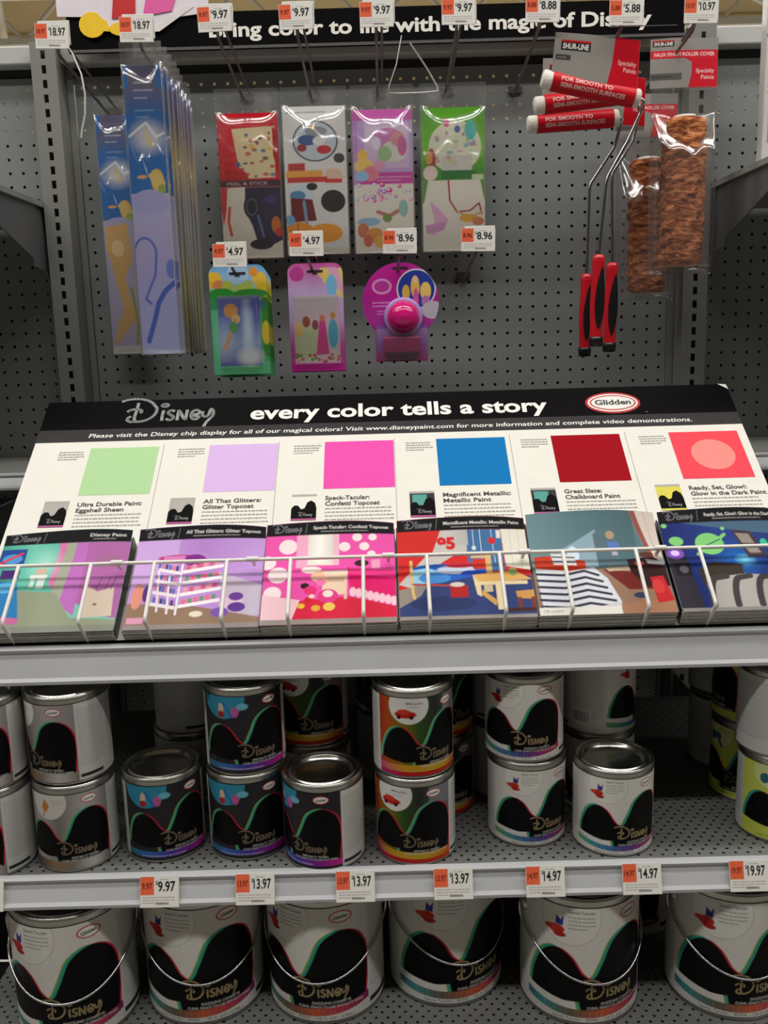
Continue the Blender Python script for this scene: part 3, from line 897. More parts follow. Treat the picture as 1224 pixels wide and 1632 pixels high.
def art6():
    c = Canvas(PW, PH, (30, 44, 112))
    c.grad(0, 60, 183, 154, [(24, 38, 104), (40, 64, 140), (34, 50, 112)])
    c.poly([(30, 154), (183, 154), (183, 128), (120, 136)], (74, 104, 130)); c.ell(98, 88, 22, 20, (20, 110, 190), .7, 14); c.ell(106, 86, 8, 6, (130, 220, 250), .9, 6)
    g = (130, 204, 120)
    c.ell(64, 116, 20, 19, g); c.line([(44, 98), (56, 108), (76, 122), (88, 132)], 5, g); c.line([(52, 110), (80, 124)], 1.6, (44, 70, 120)); c.ell(18, 122, 10, 8, g); c.ell(6, 150, 4, 4, g); c.ell(88, 142, 3, 3, g); c.ell(140, 116, 5, 7, (60, 190, 150))
    c.poly([(100, 140), (126, 136), (138, 92), (112, 90)], (70, 56, 60)); c.poly([(104, 134), (122, 132), (132, 98), (116, 98)], (150, 140, 130)); c.line([(104, 116), (128, 114)], 2, (70, 56, 60))
    c.poly([(0, 112), (24, 108), (32, 0), (0, 0)], (48, 44, 56)); c.ell(12, 100, 12, 10, (130, 80, 190)); c.ell(12, 101, 6, 5, (226, 196, 250)); c.rect(6, 60, 28, 84, (30, 28, 34)); c.ell(18, 72, 6, 7, (90, 88, 96))
    c.poly([(36, 70), (60, 84), (100, 78), (96, 56), (40, 40)], (60, 50, 44)); c.line([(150, 90), (140, 60)], 1.5, (190, 190, 196)); c.line([(150, 90), (158, 60)], 1.5, (190, 190, 196))
    c.poly([(40, 0), (44, 56), (100, 62), (183, 52), (183, 0)], (176, 170, 166))
    for k in range(4):
        x = 58+k*32
        c.line(arc(x, 0, 14, 56, 170, 100, 8)+[(x+14, 58)], 9, (66, 62, 64))
    c.rect(0, 0, 183, 6, (140, 136, 132))
    band(c, 'Ready, Set, Glow!: Glow in the Dark Paint'); return c
PADS = [(-.4665, art1, 'brochure pad with a teal and mauve bedroom photo, leftmost in the wire rack', .020),
        (-.2725, art2, 'brochure pad with a lilac room and white doll-house shelves, below the lilac swatch', .019),
        (-.0885, art3, 'brochure pad with a hot pink polka dot bedroom, below the pink swatch', .022),
        (.0985, art4, 'brochure pad with a red and blue bedroom wall numbered 95, below the blue swatch', .024),
        (.2840, art5, 'brochure pad without a black heading showing a grey-green room and striped bed', .026),
        (.4735, art6, 'brochure pad with a dark blue bedroom and glowing green planet, rightmost in the rack', .026)]
def build_pads():
    for i, (cx, fn, lab, th) in enumerate(PADS):
        base = DP(cx, SL-.001, .0006)
        t = thing('brochure_pad', lab, 'brochures', base, group='brochure pads in the wire rack')
        S = PH/1000
        def L(x, s, h): return DV*(-s)+DN*h+Vector((x, 0, 0))   # s up the slope from the pad's foot
        w = PW/2000
        mb = MB()
        ly = 9
        for k in range(ly):      # leaves slightly out of register so that the edges show
            h0 = th*k/ly; h1 = th*(k+1)/ly-.0002
            dx = random.uniform(-.0012, .0012); ds = random.uniform(-.0008, .0012)
            q = [L(-w+dx, ds, h0), L(w+dx, ds, h0), L(w+dx, S-.014+ds, h0), L(-w+dx, S-.014+ds, h0)]
            q += [L(-w+dx, ds, h1), L(w+dx, ds, h1), L(w+dx, S-.014+ds, h1), L(-w+dx, S-.014+ds, h1)]
            mb.add(q, [(3, 2, 1, 0), (4, 5, 6, 7), (0, 1, 5, 4), (1, 2, 6, 5), (2, 3, 7, 6), (3, 0, 4, 7)], 0)
        mb.build('page_block', M_PAGES, t)
        # dark cover board at the sides of the stack
        for s in (-1, 1):
            mb = MB()
            a = w*s; b = (w+.0012)*s
            q = [L(a, .002, 0), L(b, .002, 0), L(b, S-.012, 0), L(a, S-.012, 0), L(a, .002, th+.001), L(b, .002, th+.001), L(b, S-.012, th+.001), L(a, S-.012, th+.001)]
            mb.add(q, [(3, 2, 1, 0), (4, 5, 6, 7), (0, 1, 5, 4), (1, 2, 6, 5), (2, 3, 7, 6), (3, 0, 4, 7)], 0)
            mb.build('spine_strip', M_BLACKP, t)
        c = fn()
        curl = [.006, .010, .008, .008, .012, .010][i]; side = [-.10, .06, .07, .05, .10, .05][i]
        def mp(u, v, th=th, curl=curl, side=side):
            tt = np.clip((v-.10)/.076, 0, 1)
            xx = (u-PW/2000)/(PW/2000)
            h = th+.0012+curl*tt**2*(.7+.3*np.cos(xx*1.4)) + .0012*np.sin(u*30+v*18)*tt
            s = v-.010*tt**2*(xx*side*6*.3+.5*xx**2)
            return u-PW/2000, -DV.y*s+DN.y*h, -DV.z*s+DN.z*h
        print_obj(c, mp, 'cover_sheet', M_PRINT, t)
build_pads()

# ================================================================== peg hooks and price tags
def tag_art(price, w=52.0, h=36.0):
    c = Canvas(w, h, (236, 233, 226), .6)
    c.rect(0, h*.40, w*.36, h, (238, 108, 74))
    c.text(price, w*.18, h*.60, h*.20, (120, 44, 34), .03, 'c', w*.27)
    c.text('$', w*.40, h*.74, h*.13, (50, 48, 48), .02)
    c.text(price, w*.46, h*.52, h*.33, (44, 42, 44), .03, 'l', w*.46)
    c.greek(w*.52, h*.86, w*.86, h*.93, 1, (120, 118, 114), 1.0)
    c.greek(w*.06, h*.10, w*.90, h*.36, 3, (140, 138, 134), 1.1)
    c.rect(w*.40, h*.08, w*.74, h*.15, (90, 88, 86), .7)
    return c
_TAG = {}
def price_tag(price, x, y, z, label, w=.052, h=.036, group=None, tip=.0, roll=0.0):
    """z is the lower edge"""
    t = thing('price_tag', label, 'price tag', (x, y, z), group=group)
    t.rotation_euler = (tip, roll, 0)
    if price not in _TAG: _TAG[price] = tag_art(price)
    c = _TAG[price]
    me = print_mesh(c, lambda u, v: ((u-c.w/2000)*w/.052, np.full_like(u, -.0009), v*h/.036), 'printed_face')
    me.materials.append(M_PRINT)
    link('printed_face', me, t)
    MB().box(-w/2-.0004, w/2+.0004, -.0007, .0003, -.0004, h+.0004).build('card', M_PAPER, t)
    return t

TILT = math.tan(math.radians(6.3))
def peg_hook(x, zb, label, L=.318, group='price-tag peg hooks on the pegboard'):
    t = thing('peg_hook', label, 'hook', (x, 0, zb), group=group)
    mb = MB()
    mb.box(-.013, .013, -.006, -.0005, -.006, .008, bev=.001)
    mb.box(-.010, -.006, -.001, .006, .002, .005); mb.box(.006, .010, -.001, .006, .002, .005)
    mb.build('base_plate', M_HOOK, t)
    n = 10
    low = [(-.004, -.006-(L-.035)*k/n, -.012+(L-.035)*k/n*TILT) for k in range(n+1)]
    e = low[-1]
    low = [(-.004, -.004, -.004), (-.004, -.005, -.010)]+low+[(-.004, e[1]-.006, e[2]+.003), (-.004, e[1]-.011, e[2]+.010)]
    MB().tube(low, .0026, 8).build('peg_wire', M_HOOK, t)
    MB().tube([(.005, -.004, .006), (.005, -L*.5, .006+L*.5*TILT), (.005, -L, .006+L*TILT)], .0022, 8).build('label_wire', M_HOOK, t)
    MB().box(-.0245, .0255, -L-.0045, -L-.002, .006+L*TILT-.016, .006+L*TILT+.020, bev=.0008).build('label_plate', mat('label plate plastic', (226, 225, 220), .3), t)
    return t
HX = [-.500, -.367, -.243, -.116, .010, .138, .269, .400, .517]
TOPTAGS = [('18.97', 'over the slotted left upright'), ('18.97', 'over the long blue decal packs'), ('9.97', 'in front of the sign word Bring'), ('9.97', 'above the white decal pack'),
           ('9.97', 'above the lilac decal pack'), ('9.97', 'above the green decal pack'), ('8.88', 'left of the mini rollers'), ('5.88', 'above the mini rollers'), ('10.97', 'above the bagged brown roller covers')]
ZB = 1.990
for i, x in enumerate(HX):
    zz = ZB-(.018 if i == 0 else .0)-(.012 if i == 1 else 0)-(.008 if i > 6 else 0)
    peg_hook(x, zz, 'peg hook behind the %s price tag %s' % TOPTAGS[i])
    price_tag(TOPTAGS[i][0], x-.003, -.3235, zz+.006+.318*TILT-.021, '%s price tag %s' % TOPTAGS[i], group='price tags on the top hooks', roll=(.03, .02, -.03, -.02, 0, .01, .02, .02, .02)[i])
MIDX = [-.243, -.116, .038, .167]
MID = [('4.97', 'over the green flower blister pack'), ('4.97', 'over the pink and lilac blister pack'), ('8.96', 'over the round magenta night light card'), ('8.96', 'right of the green decal pack')]
for i, x in enumerate(MIDX):
    peg_hook(x, 1.648-(.014 if i == 0 else 0), 'peg hook under the %s price tag %s' % MID[i], L=.305)
    price_tag(MID[i][0], x-.003, -.3105, 1.648-(.014 if i == 0 else 0)+.006+.305*TILT-.020, '%s price tag %s' % MID[i], w=.055, group='price tags on the middle hooks', roll=.02)
LOW = [(-.547, '9.97', 'at the far left end, mostly cut off'), (-.314, '9.97', 'below the single blue-cornered charcoal can'), (-.187, '13.97', 'below the stacked charcoal cans'), (-.054, '13.97', 'below the charcoal can turned to its text'),
       (.076, '13.97', 'just right of the multicolour cans'), (.198, '14.97', 'below the white can stack'), (.326, '14.97', 'below the single white can'), (.468, '19.97', 'below the yellow-green cans')]
for x, p, w in LOW:
    price_tag(p, x, -.7785, .7985, '%s price tag on the shelf edge %s' % (p, w), w=.051, h=.0395, group='price tags on the can shelf edge', tip=-.285)

# ================================================================== packages on the hooks
def pouch(w, h, d, seed, name='film_pouch', parent=None, flap=.03, material=None, crease=.0015):
    """closed clear bag hanging from its top edge, origin at the top centre, front towards -y"""
    st = np.random.default_rng(seed)
    nx, nz = 30, 110
    u = np.linspace(-1, 1, nx); v = np.linspace(0, 1, nz)
    U, V = np.meshgrid(u, v)
    body = np.clip((V*h-flap*.75-.026*(1-U**2)*st.uniform(.7, 1.1)-.003*np.sin(U*st.uniform(4, 7)+st.uniform(0, 6)))/(d/2/.36), 0, 1); body = 1-(1-body)**2
    foot = np.clip((1-V)*h/.01, 0, 1)
    prof = np.sqrt(np.clip(1-np.abs(U)**6, 0, 1))*body*foot
    wob = sum(st.uniform(.3, 1)*np.sin(U*st.uniform(2, 7)+V*st.uniform(3, 16)+st.uniform(0, 6)) for _ in range(5))*crease*.5
    Xg = U*w/2; Zg = -V*h
    rc = st.uniform(.30, .42)*h+.010*np.sin(U*st.uniform(2.5, 5)+st.uniform(0, 6))+.006*np.sin(U*st.uniform(7, 11))
    ridge = .0042*np.exp(-((V*h-rc)/.011)**2)*np.clip((h-flap)/.1, 0, 1)
    Yf = -(d/2*prof)-.0006+(wob-ridge)*prof; Yb = d/2*prof*.6+.0006
    A = np.stack([Xg, Yf, Zg], -1).reshape(-1, 3); B = np.stack([Xg, Yb, Zg], -1).reshape(-1, 3)
    idx = np.arange(nx*nz).reshape(nz, nx)
    F = np.stack([idx[:-1, :-1], idx[1:, :-1], idx[1:, 1:], idx[:-1, 1:]], -1).reshape(-1, 4)
    mb = MB(); mb.add(A.tolist(), F.tolist(), 0, True); mb.add(B.tolist(), F[:, ::-1].tolist(), 0, True)
    return mb.build(name, material or M_CLEAR, parent, recalc=False)

def wire_z(zb, y):
    return zb-.012+(-y-.006)*TILT
def hang_pack(label, cat, x, y, ztop, zbot, w, art, d=.016, flap=.034, zb=ZB, seed=1, group=None, name='decal_pack', sag=0.0):
    """printed insert in a clear bag; the bag's header reaches up to the wire"""
    zt = wire_z(zb, y)+.014
    t = thing(name, label, cat, (x, y, zt), group=group)
    h = zt-zbot
    ins = zt-ztop
    H = art.h/1000
    def mp(u, v):
        xx = (u-art.w/2000)*(w/(art.w/1000))
        k = v*((ztop-zbot-.004)/H)
        yy = -.002-.0035*(1-(xx/(w/2))**2)*np.clip((H-v)/.05, .25, 1)
        return xx, yy, -h+.003+k
    print_obj(art, mp, 'insert_sheet', M_PRINTG, t)
    MB().box(-w/2+.001, w/2-.001, -.0018, d*.35, -h+.003, -ins-.002).build('backing_card', M_PAPER, t)
    pouch(w+.006, h, d, seed, parent=t, flap=max(ins, .01))
    return t

def art_red():
    c = Canvas(102, 268, (206, 26, 44))
    c.poly([(24, 240), (96, 244), (94, 150), (36, 148)], (222, 204, 160)); c.poly([(92, 244), (102, 230), (102, 150), (92, 190)], (180, 20, 34))
    st = np.random.default_rng(2)
    for k in range(34):
        c.ell(st.uniform(28, 92), st.uniform(152, 234), st.uniform(2, 5), st.uniform(2, 4.5), [(70, 90, 150), (190, 50, 50), (110, 40, 50), (90, 120, 150), (230, 190, 80), (200, 80, 60)][k % 6], .85)
    c.ell(24, 158, 20, 12, (214, 44, 30)); c.poly([(4, 148), (50, 146), (46, 160), (10, 168)], (190, 24, 26))
    c.rect(0, 134, 102, 146, (70, 34, 44)); c.text('PEEL & STICK', 12, 137, 6, (190, 160, 164), .02, 'l', 70)
    c.rect(0, 0, 102, 133, (222, 216, 200)); c.poly([(0, 133), (12, 133), (8, 90), (2, 60), (0, 100)], (206, 26, 44)); c.line([(14, 96), (11, 70), (15, 44)], 5, (214, 70, 44))
    c.poly([(42, 133), (102, 133), (102, 34), (88, 26), (60, 28), (52, 60), (40, 90)], (52, 36, 66)); c.ell(52, 96, 14, 22, (40, 36, 46)); c.ring(52, 96, 9, 15, 2, (90, 90, 96)); c.ell(66, 26, 20, 10, (44, 32, 44)); c.line([(62, 80), (70, 40)], 4, (90, 110, 150)); c.ell(92, 62, 8, 16, (196, 110, 40)); c.ell(96, 48, 6, 8, (206, 50, 40))
    c.ell(84, 110, 10, 8, (80, 50, 110)); c.greek(8, 6, 96, 18, 2, (170, 160, 150)); return c
def art_white():
    c = Canvas(102, 276, (220, 218, 214))
    c.greek(6, 262, 96, 268, 1, (150, 148, 146), 3)
    c.ell(52, 212, 37, 38, (96, 96, 98)); c.ell(52, 212, 34, 35, (196, 206, 214)); c.ell(40, 214, 16, 10, (70, 100, 150)); c.ell(66, 196, 12, 8, (200, 54, 60)); c.ell(54, 230, 18, 9, (150, 150, 156)); c.ell(30, 200, 8, 7, (160, 60, 60)); c.ell(58, 212, 10, 8, (230, 228, 222)); c.ell(48, 238, 5, 5, (210, 160, 60))
    c.ell(90, 180, 9, 9, (70, 70, 74)); c.rect(6, 150, 34, 172, (196, 70, 60)); c.greek(8, 154, 32, 170, 3, (120, 36, 36), 2)
    c.rect(2, 144, 100, 158, (232, 168, 70)); c.rect(62, 146, 100, 164, (226, 216, 206)); c.ell(80, 150, 14, 11, (224, 190, 170)); c.rect(66, 134, 94, 142, (206, 60, 56)); c.rect(4, 136, 70, 146, (200, 60, 54))
    c.ell(26, 116, 20, 16, (206, 216, 224)); c.ell(20, 112, 13, 9, (90, 140, 180)); c.ell(44, 128, 9, 7, (40, 36, 40)); c.poly([(8, 108), (44, 104), (50, 64), (8, 62)], (116, 30, 30)); c.line([(30, 100), (34, 54), (40, 50)], 5, (120, 160, 190))
    c.ell(20, 42, 26, 20, (232, 150, 40)); c.ell(64, 40, 28, 18, (236, 160, 44)); c.ell(6, 66, 8, 10, (120, 170, 210)); c.line([(18, 60), (20, 26)], 2, (170, 90, 30))
    c.ell(78, 100, 20, 21, (38, 36, 38)); c.rect(0, 0, 102, 12, (212, 206, 190)); return c
def art_lilac():
    c = Canvas(102, 268, (196, 164, 214))
    c.rect(0, 248, 102, 268, (206, 96, 178)); c.rect(0, 130, 102, 152, (200, 70, 160)); c.rect(0, 130, 8, 248, (186, 140, 200)); c.rect(20, 160, 96, 244, (214, 190, 220)); c.grad(24, 170, 92, 236, [(206, 180, 210), (226, 206, 226)], True)
    c.ell(60, 212, 26, 22, (206, 130, 190)); c.ell(70, 190, 22, 20, (214, 214, 200)); c.ell(54, 186, 12, 14, (160, 190, 140)); c.ell(76, 214, 12, 14, (220, 150, 160)); c.ell(40, 206, 8, 12, (230, 220, 236)); c.ell(84, 200, 8, 18, (206, 110, 160))
    c.ell(16, 184, 9, 11, (236, 190, 90)); c.ell(18, 164, 16, 14, (240, 200, 110)); c.ell(30, 150, 14, 14, (226, 130, 150)); c.ell(14, 146, 12, 10, (150, 190, 226)); c.ell(44, 164, 10, 9, (226, 160, 190)); c.greek(40, 134, 98, 146, 2, (230, 190, 220), 2)
    c.rect(0, 0, 102, 130, (226, 220, 206)); st = np.random.default_rng(8)
    for k in range(30):
        x, y = st.uniform(4, 98), st.uniform(96, 130); r = st.uniform(2.5, 5.5)
        q = [(214, 210, 222), (226, 70, 150), (176, 140, 200), (200, 196, 206), (236, 150, 190)][k % 5]
        c.ell(x, y, r, r, q); c.ell(x-r*.3, y+r*.3, r*.35, r*.35, (250, 246, 250))
    c.ell(24, 60, 20, 8, (150, 180, 210)); c.ell(14, 44, 10, 14, (206, 120, 90)); c.ell(34, 34, 16, 14, (226, 150, 70)); c.ell(44, 22, 12, 12, (236, 176, 80)); c.ell(22, 24, 8, 12, (214, 110, 80)); c.line([(40, 78), (60, 70), (76, 80)], 7, (190, 120, 110)); c.ell(56, 66, 8, 8, (120, 150, 80)); c.ell(84, 84, 8, 16, (150, 190, 180))
    return c
def art_green():
    c = Canvas(106, 268, (96, 170, 44))
    c.grad(0, 134, 106, 268, [(60, 140, 40), (120, 190, 60), (88, 160, 44)], True); c.ell(56, 196, 44, 48, (222, 222, 196)); c.rect(34, 150, 84, 180, (210, 206, 196)); st = np.random.default_rng(4)
    for k in range(30): c.ell(st.uniform(20, 92), st.uniform(158, 236), st.uniform(2, 6), st.uniform(2, 5), [(170, 190, 120), (206, 130, 170), (110, 160, 190), (230, 226, 210), (150, 100, 150), (210, 190, 120)][k % 6], .7)
    c.ell(82, 226, 10, 18, (90, 190, 180)); c.ell(42, 240, 5, 8, (226, 90, 150)); c.ell(60, 228, 5, 7, (90, 110, 170)); c.ell(16, 170, 7, 24, (170, 70, 60)); c.ell(12, 176, 6, 12, (214, 160, 90)); c.rect(32, 136, 90, 152, (46, 120, 50)); c.ell(14, 148, 12, 14, (226, 206, 196)); c.rect(84, 134, 104, 144, (200, 214, 170))
    c.poly([(0, 134), (106, 134), (106, 0), (0, 0)], (226, 220, 206)); c.poly([(0, 134), (10, 134), (2, 90), (0, 96)], (96, 150, 60)); c.poly([(98, 134), (106, 134), (106, 90)], (96, 150, 60))
    c.poly([(12, 96), (28, 80), (44, 60), (36, 44), (18, 30), (8, 36), (20, 56)], (220, 172, 204)); c.poly([(4, 50), (40, 56), (36, 40), (6, 34)], (206, 150, 190)); c.line([(44, 134), (46, 96), (58, 74), (80, 76), (96, 90), (100, 70)], 3, (170, 60, 50)); c.line([(60, 74), (80, 62), (100, 74)], 4, (214, 170, 120)); c.ell(78, 62, 16, 8, (226, 170, 60)); c.ell(94, 56, 10, 8, (214, 130, 90)); return c
hang_pack('hanging decal pack with a red top and dark purple shape on cream', 'decal pack', HX[2]+.003, -.045, 1.953, 1.686, .114, art_red(), seed=3, sag=1)
hang_pack('hanging decal pack on white with a grey ringed circle and orange ovals', 'decal pack', HX[3]+.001, -.045, 1.962, 1.690, .118, art_white(), seed=5)
hang_pack('hanging decal pack with lilac top, magenta band and a row of gem stickers', 'decal pack', HX[4]+.003, -.045, 1.953, 1.689, .113, art_lilac(), seed=7)
hang_pack('hanging decal pack with grass green top around a cream circle', 'decal pack', HX[5]+.008, -.045, 1.953, 1.689, .119, art_green(), seed=9)

def art_long(kind):
    c = Canvas(60, 460, (156, 160, 206))
    c.grad(0, 0, 60, 270, [(160, 168, 214), (166, 160, 206), (180, 176, 208)], True)
    c.rect(0, 262, 60, 460, (28, 104, 176)); c.rect(8, 410, 52, 460, (92, 88, 112)); c.grad(0, 380, 60, 425, [(28, 104, 176), (92, 92, 122)], True)
    c.greek(16, 404, 46, 440, 3, (190, 190, 206), 2.4); c.greek(16, 376, 46, 396, 2, (130, 170, 206), 2.6)
    c.ell(34, 350, 24, 22, (206, 202, 206), .9, 10); c.poly([(28, 366), (34, 352), (40, 336), (36, 334), (30, 350)], (226, 200, 110)); c.line([(4, 352), (18, 362), (32, 372), (46, 350), (58, 356)], 4, (236, 238, 240), .8)
    c.ell(44, 282, 10, 18, (226, 184, 80)); c.poly([(40, 300), (30, 290), (40, 270), (54, 262), (56, 280)], (224, 190, 110)); c.ell(50, 268, 6, 8, (150, 170, 70)); c.poly([(22, 318), (28, 300), (30, 288), (26, 300)], (196, 214, 226)); c.ell(20, 288, 8, 3, (226, 170, 100))
    c.ell(30, 248, 30, 20, (166, 166, 210))
    if kind:
        c.rect(0, 0, 60, 262, (176, 168, 196)); c.poly([(4, 250), (44, 256), (50, 190), (34, 150), (40, 110), (50, 70), (26, 40), (10, 20), (4, 20), (14, 60), (28, 90), (16, 140), (10, 180), (2, 210)], (212, 168, 104)); c.ell(24, 208, 12, 16, (226, 196, 146)); c.line([(44, 130), (52, 60), (48, 20)], 5, (150, 160, 60))
        c.rect(0, 0, 60, 16, (206, 200, 196))
    else:
        c.line(arc(16, 165, 18, 26, 160, 0, 10)+[(30, 130), (18, 105), (12, 92), (20, 84)], 4, (86, 104, 184)); c.line([(60, 118), (44, 104), (32, 84), (24, 56), (12, 22)], 8, (60, 92, 180)); c.ell(56, 140, 8, 16, (100, 120, 196))
        c.rect(0, 0, 60, 6, (176, 180, 206))
    return c
AL0 = art_long(0); AL1 = art_long(1)
def art_edge():
    c = Canvas(60, 460, (150, 140, 170)); c.grad(0, 0, 60, 460, [(120, 110, 90), (120, 116, 50), (130, 124, 60), (120, 122, 124), (130, 124, 130), (190, 170, 90), (110, 90, 120), (60, 80, 150)], True); return c
AE = art_edge()
def long_pack(label, x, y, art, seed, zb, group):
    zt = wire_z(zb, y)+.012
    zbot = 1.512
    return hang_pack(label, 'decal pack', x, y, zt-.034 if y < -.2 else zt-.020, zbot, .062, art, d=.015, zb=zb, seed=seed, group=group, name='long_decal_pack')
long_pack('long narrow decal pack with a tan curving band, leftmost on the pegboard', HX[0]+.006, -.045, AL1, 21, ZB-.018, None)
long_pack('long decal pack with blue top and blue swirl on lilac, frontmost of its row', HX[1]-.008, -.285, AL0, 22, ZB-.012, 'long decal packs in a row on one hook')
for k in range(8):
    long_pack('long decal pack standing behind the blue and lilac one, only its right edge showing', HX[1]-.004+random.uniform(-.002, .003), -.262+k*.029, AE if k else AL0, 30+k, ZB-.012, 'long decal packs in a row on one hook')

# ------------------------------------------------------------------ blister packs
def round_outline(w, h, r, top_only=False, n=6):
    pts = []
    for (cx, cz, a0) in ((w/2-r, -r, 0), (-w/2+r, -r, 90), (-w/2+r*.5, -h+r*.5, 180), (w/2-r*.5, -h+r*.5, 270)):
        rr = r if a0 < 180 else r*.5
        for k in range(n+1):
            a = math.radians(a0+90*k/n); pts.append((cx+rr*math.cos(a), cz+rr*math.sin(a)))
    return pts
def blister(label, x, y, zb, w, h, art, card_col, win, group=None, top=None):
    zt = wire_z(zb, y)+.010
    t = thing('blister_pack', label, 'blister pack', (x, y, zt), group=group)
    H = art.h/1000; W_ = art.w/1000
    oc = round_outline(w, h, .016)
    MB().prism(oc, .0, .0012, 'xz').build('backing_card', mat('card '+str(card_col), card_col, .5), t)
    # print is clipped to the rounded card by pulling its corners in
    def mp(u, v):
        xx = u-W_/2; zz = v-H
        r = .016
        cx = np.clip(np.abs(xx)-(w/2-r), 0, None)/r; cz = np.clip(zz+r, 0, None)/r
        d = np.maximum(np.hypot(cx, cz), 1e-6); k = np.where(d > 1, np.maximum(cx, cz)/d, 1)*.985
        k = np.where(d > 1e-5, np.maximum(np.maximum(cx, cz)/d, 0.0), 1.0)
        xx2 = np.where((cx > 0) & (cz > 0), np.sign(xx)*((w/2-r)+cx*r*k), xx)
        zz2 = np.where((cx > 0) & (cz > 0), -r+cz*r*k, zz)
        return xx2, np.full_like(u, -.0006), zz2
    print_obj(art, mp, 'printed_front', M_PRINTG, t)
    a, b, cz, d = win        # blister window: x0, x1, z0, z1
    mb = MB()
    prof = [(a, d), (b, d), (b, cz), (a, cz)]
    i = .006; dep = -.012
    ins = [(a+i, d-i), (b-i, d-i), (b-i, cz+i), (a+i, cz+i)]
    mb.add([(p, -.0008, q) for p, q in prof]+[(p, dep, q) for p, q in ins], [(0, 1, 5, 4), (1, 2, 6, 5), (2, 3, 7, 6), (3, 0, 4, 7), (4, 5, 6, 7)])
    mb.build('clear_blister', M_BLISTER, t)
    MB().prism([(-.014, -.012), (.014, -.012), (.014, -.016), (.004, -.016), (.004, -.019), (-.004, -.019), (-.004, -.016), (-.014, -.016)], -.0012, .0014, 'xz').build('hang_slot', M_DARK, t)
    return t
def art_b1():
    c = Canvas(98, 184, (60, 150, 90))
    c.grad(0, 138, 98, 184, [(170, 200, 110), (150, 196, 226), (110, 170, 220)], True)
    for x, y, r, q in ((8, 160, 14, (236, 190, 60)), (16, 150, 10, (226, 140, 90)), (86, 160, 12, (240, 196, 70)), (92, 140, 14, (214, 190, 60)), (30, 148, 10, (190, 196, 80)), (60, 146, 14, (180, 200, 90)), (76, 172, 8, (230, 150, 60)), (50, 170, 18, (170, 206, 236))): c.ell(x, y, r, r, q)
    c.ell(20, 136, 22, 10, (50, 150, 60)); c.ell(70, 136, 30, 8, (60, 140, 60)); c.rect(0, 0, 98, 22, (90, 170, 120)); c.rect(0, 0, 12, 110, (90, 176, 130)); c.rect(88, 30, 98, 130, (60, 120, 50)); c.ell(93, 70, 7, 20, (190, 170, 60))
    c.rect(12, 14, 84, 132, (92, 106, 170)); c.grad(13, 15, 83, 131, [(80, 70, 150), (150, 170, 200), (70, 90, 170), (90, 90, 150)], True, .8); c.ell(64, 30, 20, 14, (206, 210, 206), .9, 6); c.ell(62, 76, 8, 44, (190, 214, 224), .8, 5); c.ell(22, 60, 12, 30, (170, 190, 210), .6, 8)
    c.ell(34, 108, 12, 12, (206, 140, 70)); c.ell(42, 94, 8, 8, (214, 170, 110)); c.line([(40, 92), (30, 64), (22, 44)], 7, (196, 150, 110)); c.ell(38, 80, 7, 10, (70, 150, 80)); c.ell(78, 118, 12, 12, (60, 60, 150), .7, 6)
    return c
def art_b2():
    c = Canvas(98, 190, (206, 176, 220))
    c.grad(0, 0, 98, 190, [(196, 60, 150), (200, 90, 170), (196, 170, 216), (206, 176, 222), (208, 90, 166)], True); c.ell(16, 172, 13, 13, (196, 70, 150)); c.poly([(58, 182), (98, 182), (98, 128), (76, 140), (62, 160)], (226, 210, 120)); c.poly([(70, 182), (90, 182), (98, 150), (98, 130)], (236, 170, 200)); c.ell(78, 150, 10, 20, (130, 190, 230)); c.ell(62, 172, 8, 8, (240, 200, 120))
    c.rect(8, 14, 90, 134, (220, 200, 206)); c.grad(9, 80, 89, 132, [(226, 196, 210), (196, 186, 190)], True); c.ell(32, 50, 24, 32, (206, 214, 170)); c.ell(16, 74, 8, 14, (236, 200, 120)); c.ell(30, 88, 7, 10, (170, 80, 60)); c.poly([(54, 90), (64, 90), (70, 30), (46, 28)], (226, 70, 150)); c.ell(59, 94, 5, 6, (226, 130, 90)); c.ell(78, 66, 9, 26, (90, 180, 206)); c.ell(78, 98, 5, 6, (206, 150, 70)); c.ell(46, 82, 6, 9, (160, 70, 90))
    st = np.random.default_rng(6)
    for k in range(26): c.ell(st.uniform(10, 88), st.uniform(15, 30), 3, 3, [(206, 60, 90), (110, 150, 70), (190, 120, 90), (226, 170, 190)][k % 4])
    c.rect(0, 0, 98, 12, (200, 50, 150)); return c
B1 = art_b1(); B2 = art_b2()
ZM = 1.648
for k in range(4):
    y = -.262+k*.022
    blister('green flowered blister pack with a blue and violet print, frontmost on its hook' if k == 0 else 'green blister pack tucked behind the frontmost green flowered one', MIDX[0]+.001, y, ZM-.014, .098, .184, B1, (40, 110, 70), (-.038, .036, -.172, -.050), group='green blister packs on one hook')
for k in range(2):
    blister('pink and lilac blister pack with a pastel print, left of the night light' if k == 0 else 'pink blister pack directly behind the pink and lilac one', MIDX[1]+.001, -.185+k*.02, ZM, .098, .190, B2, (200, 60, 150), (-.042, .042, -.178, -.056), group='pink blister packs on one hook')

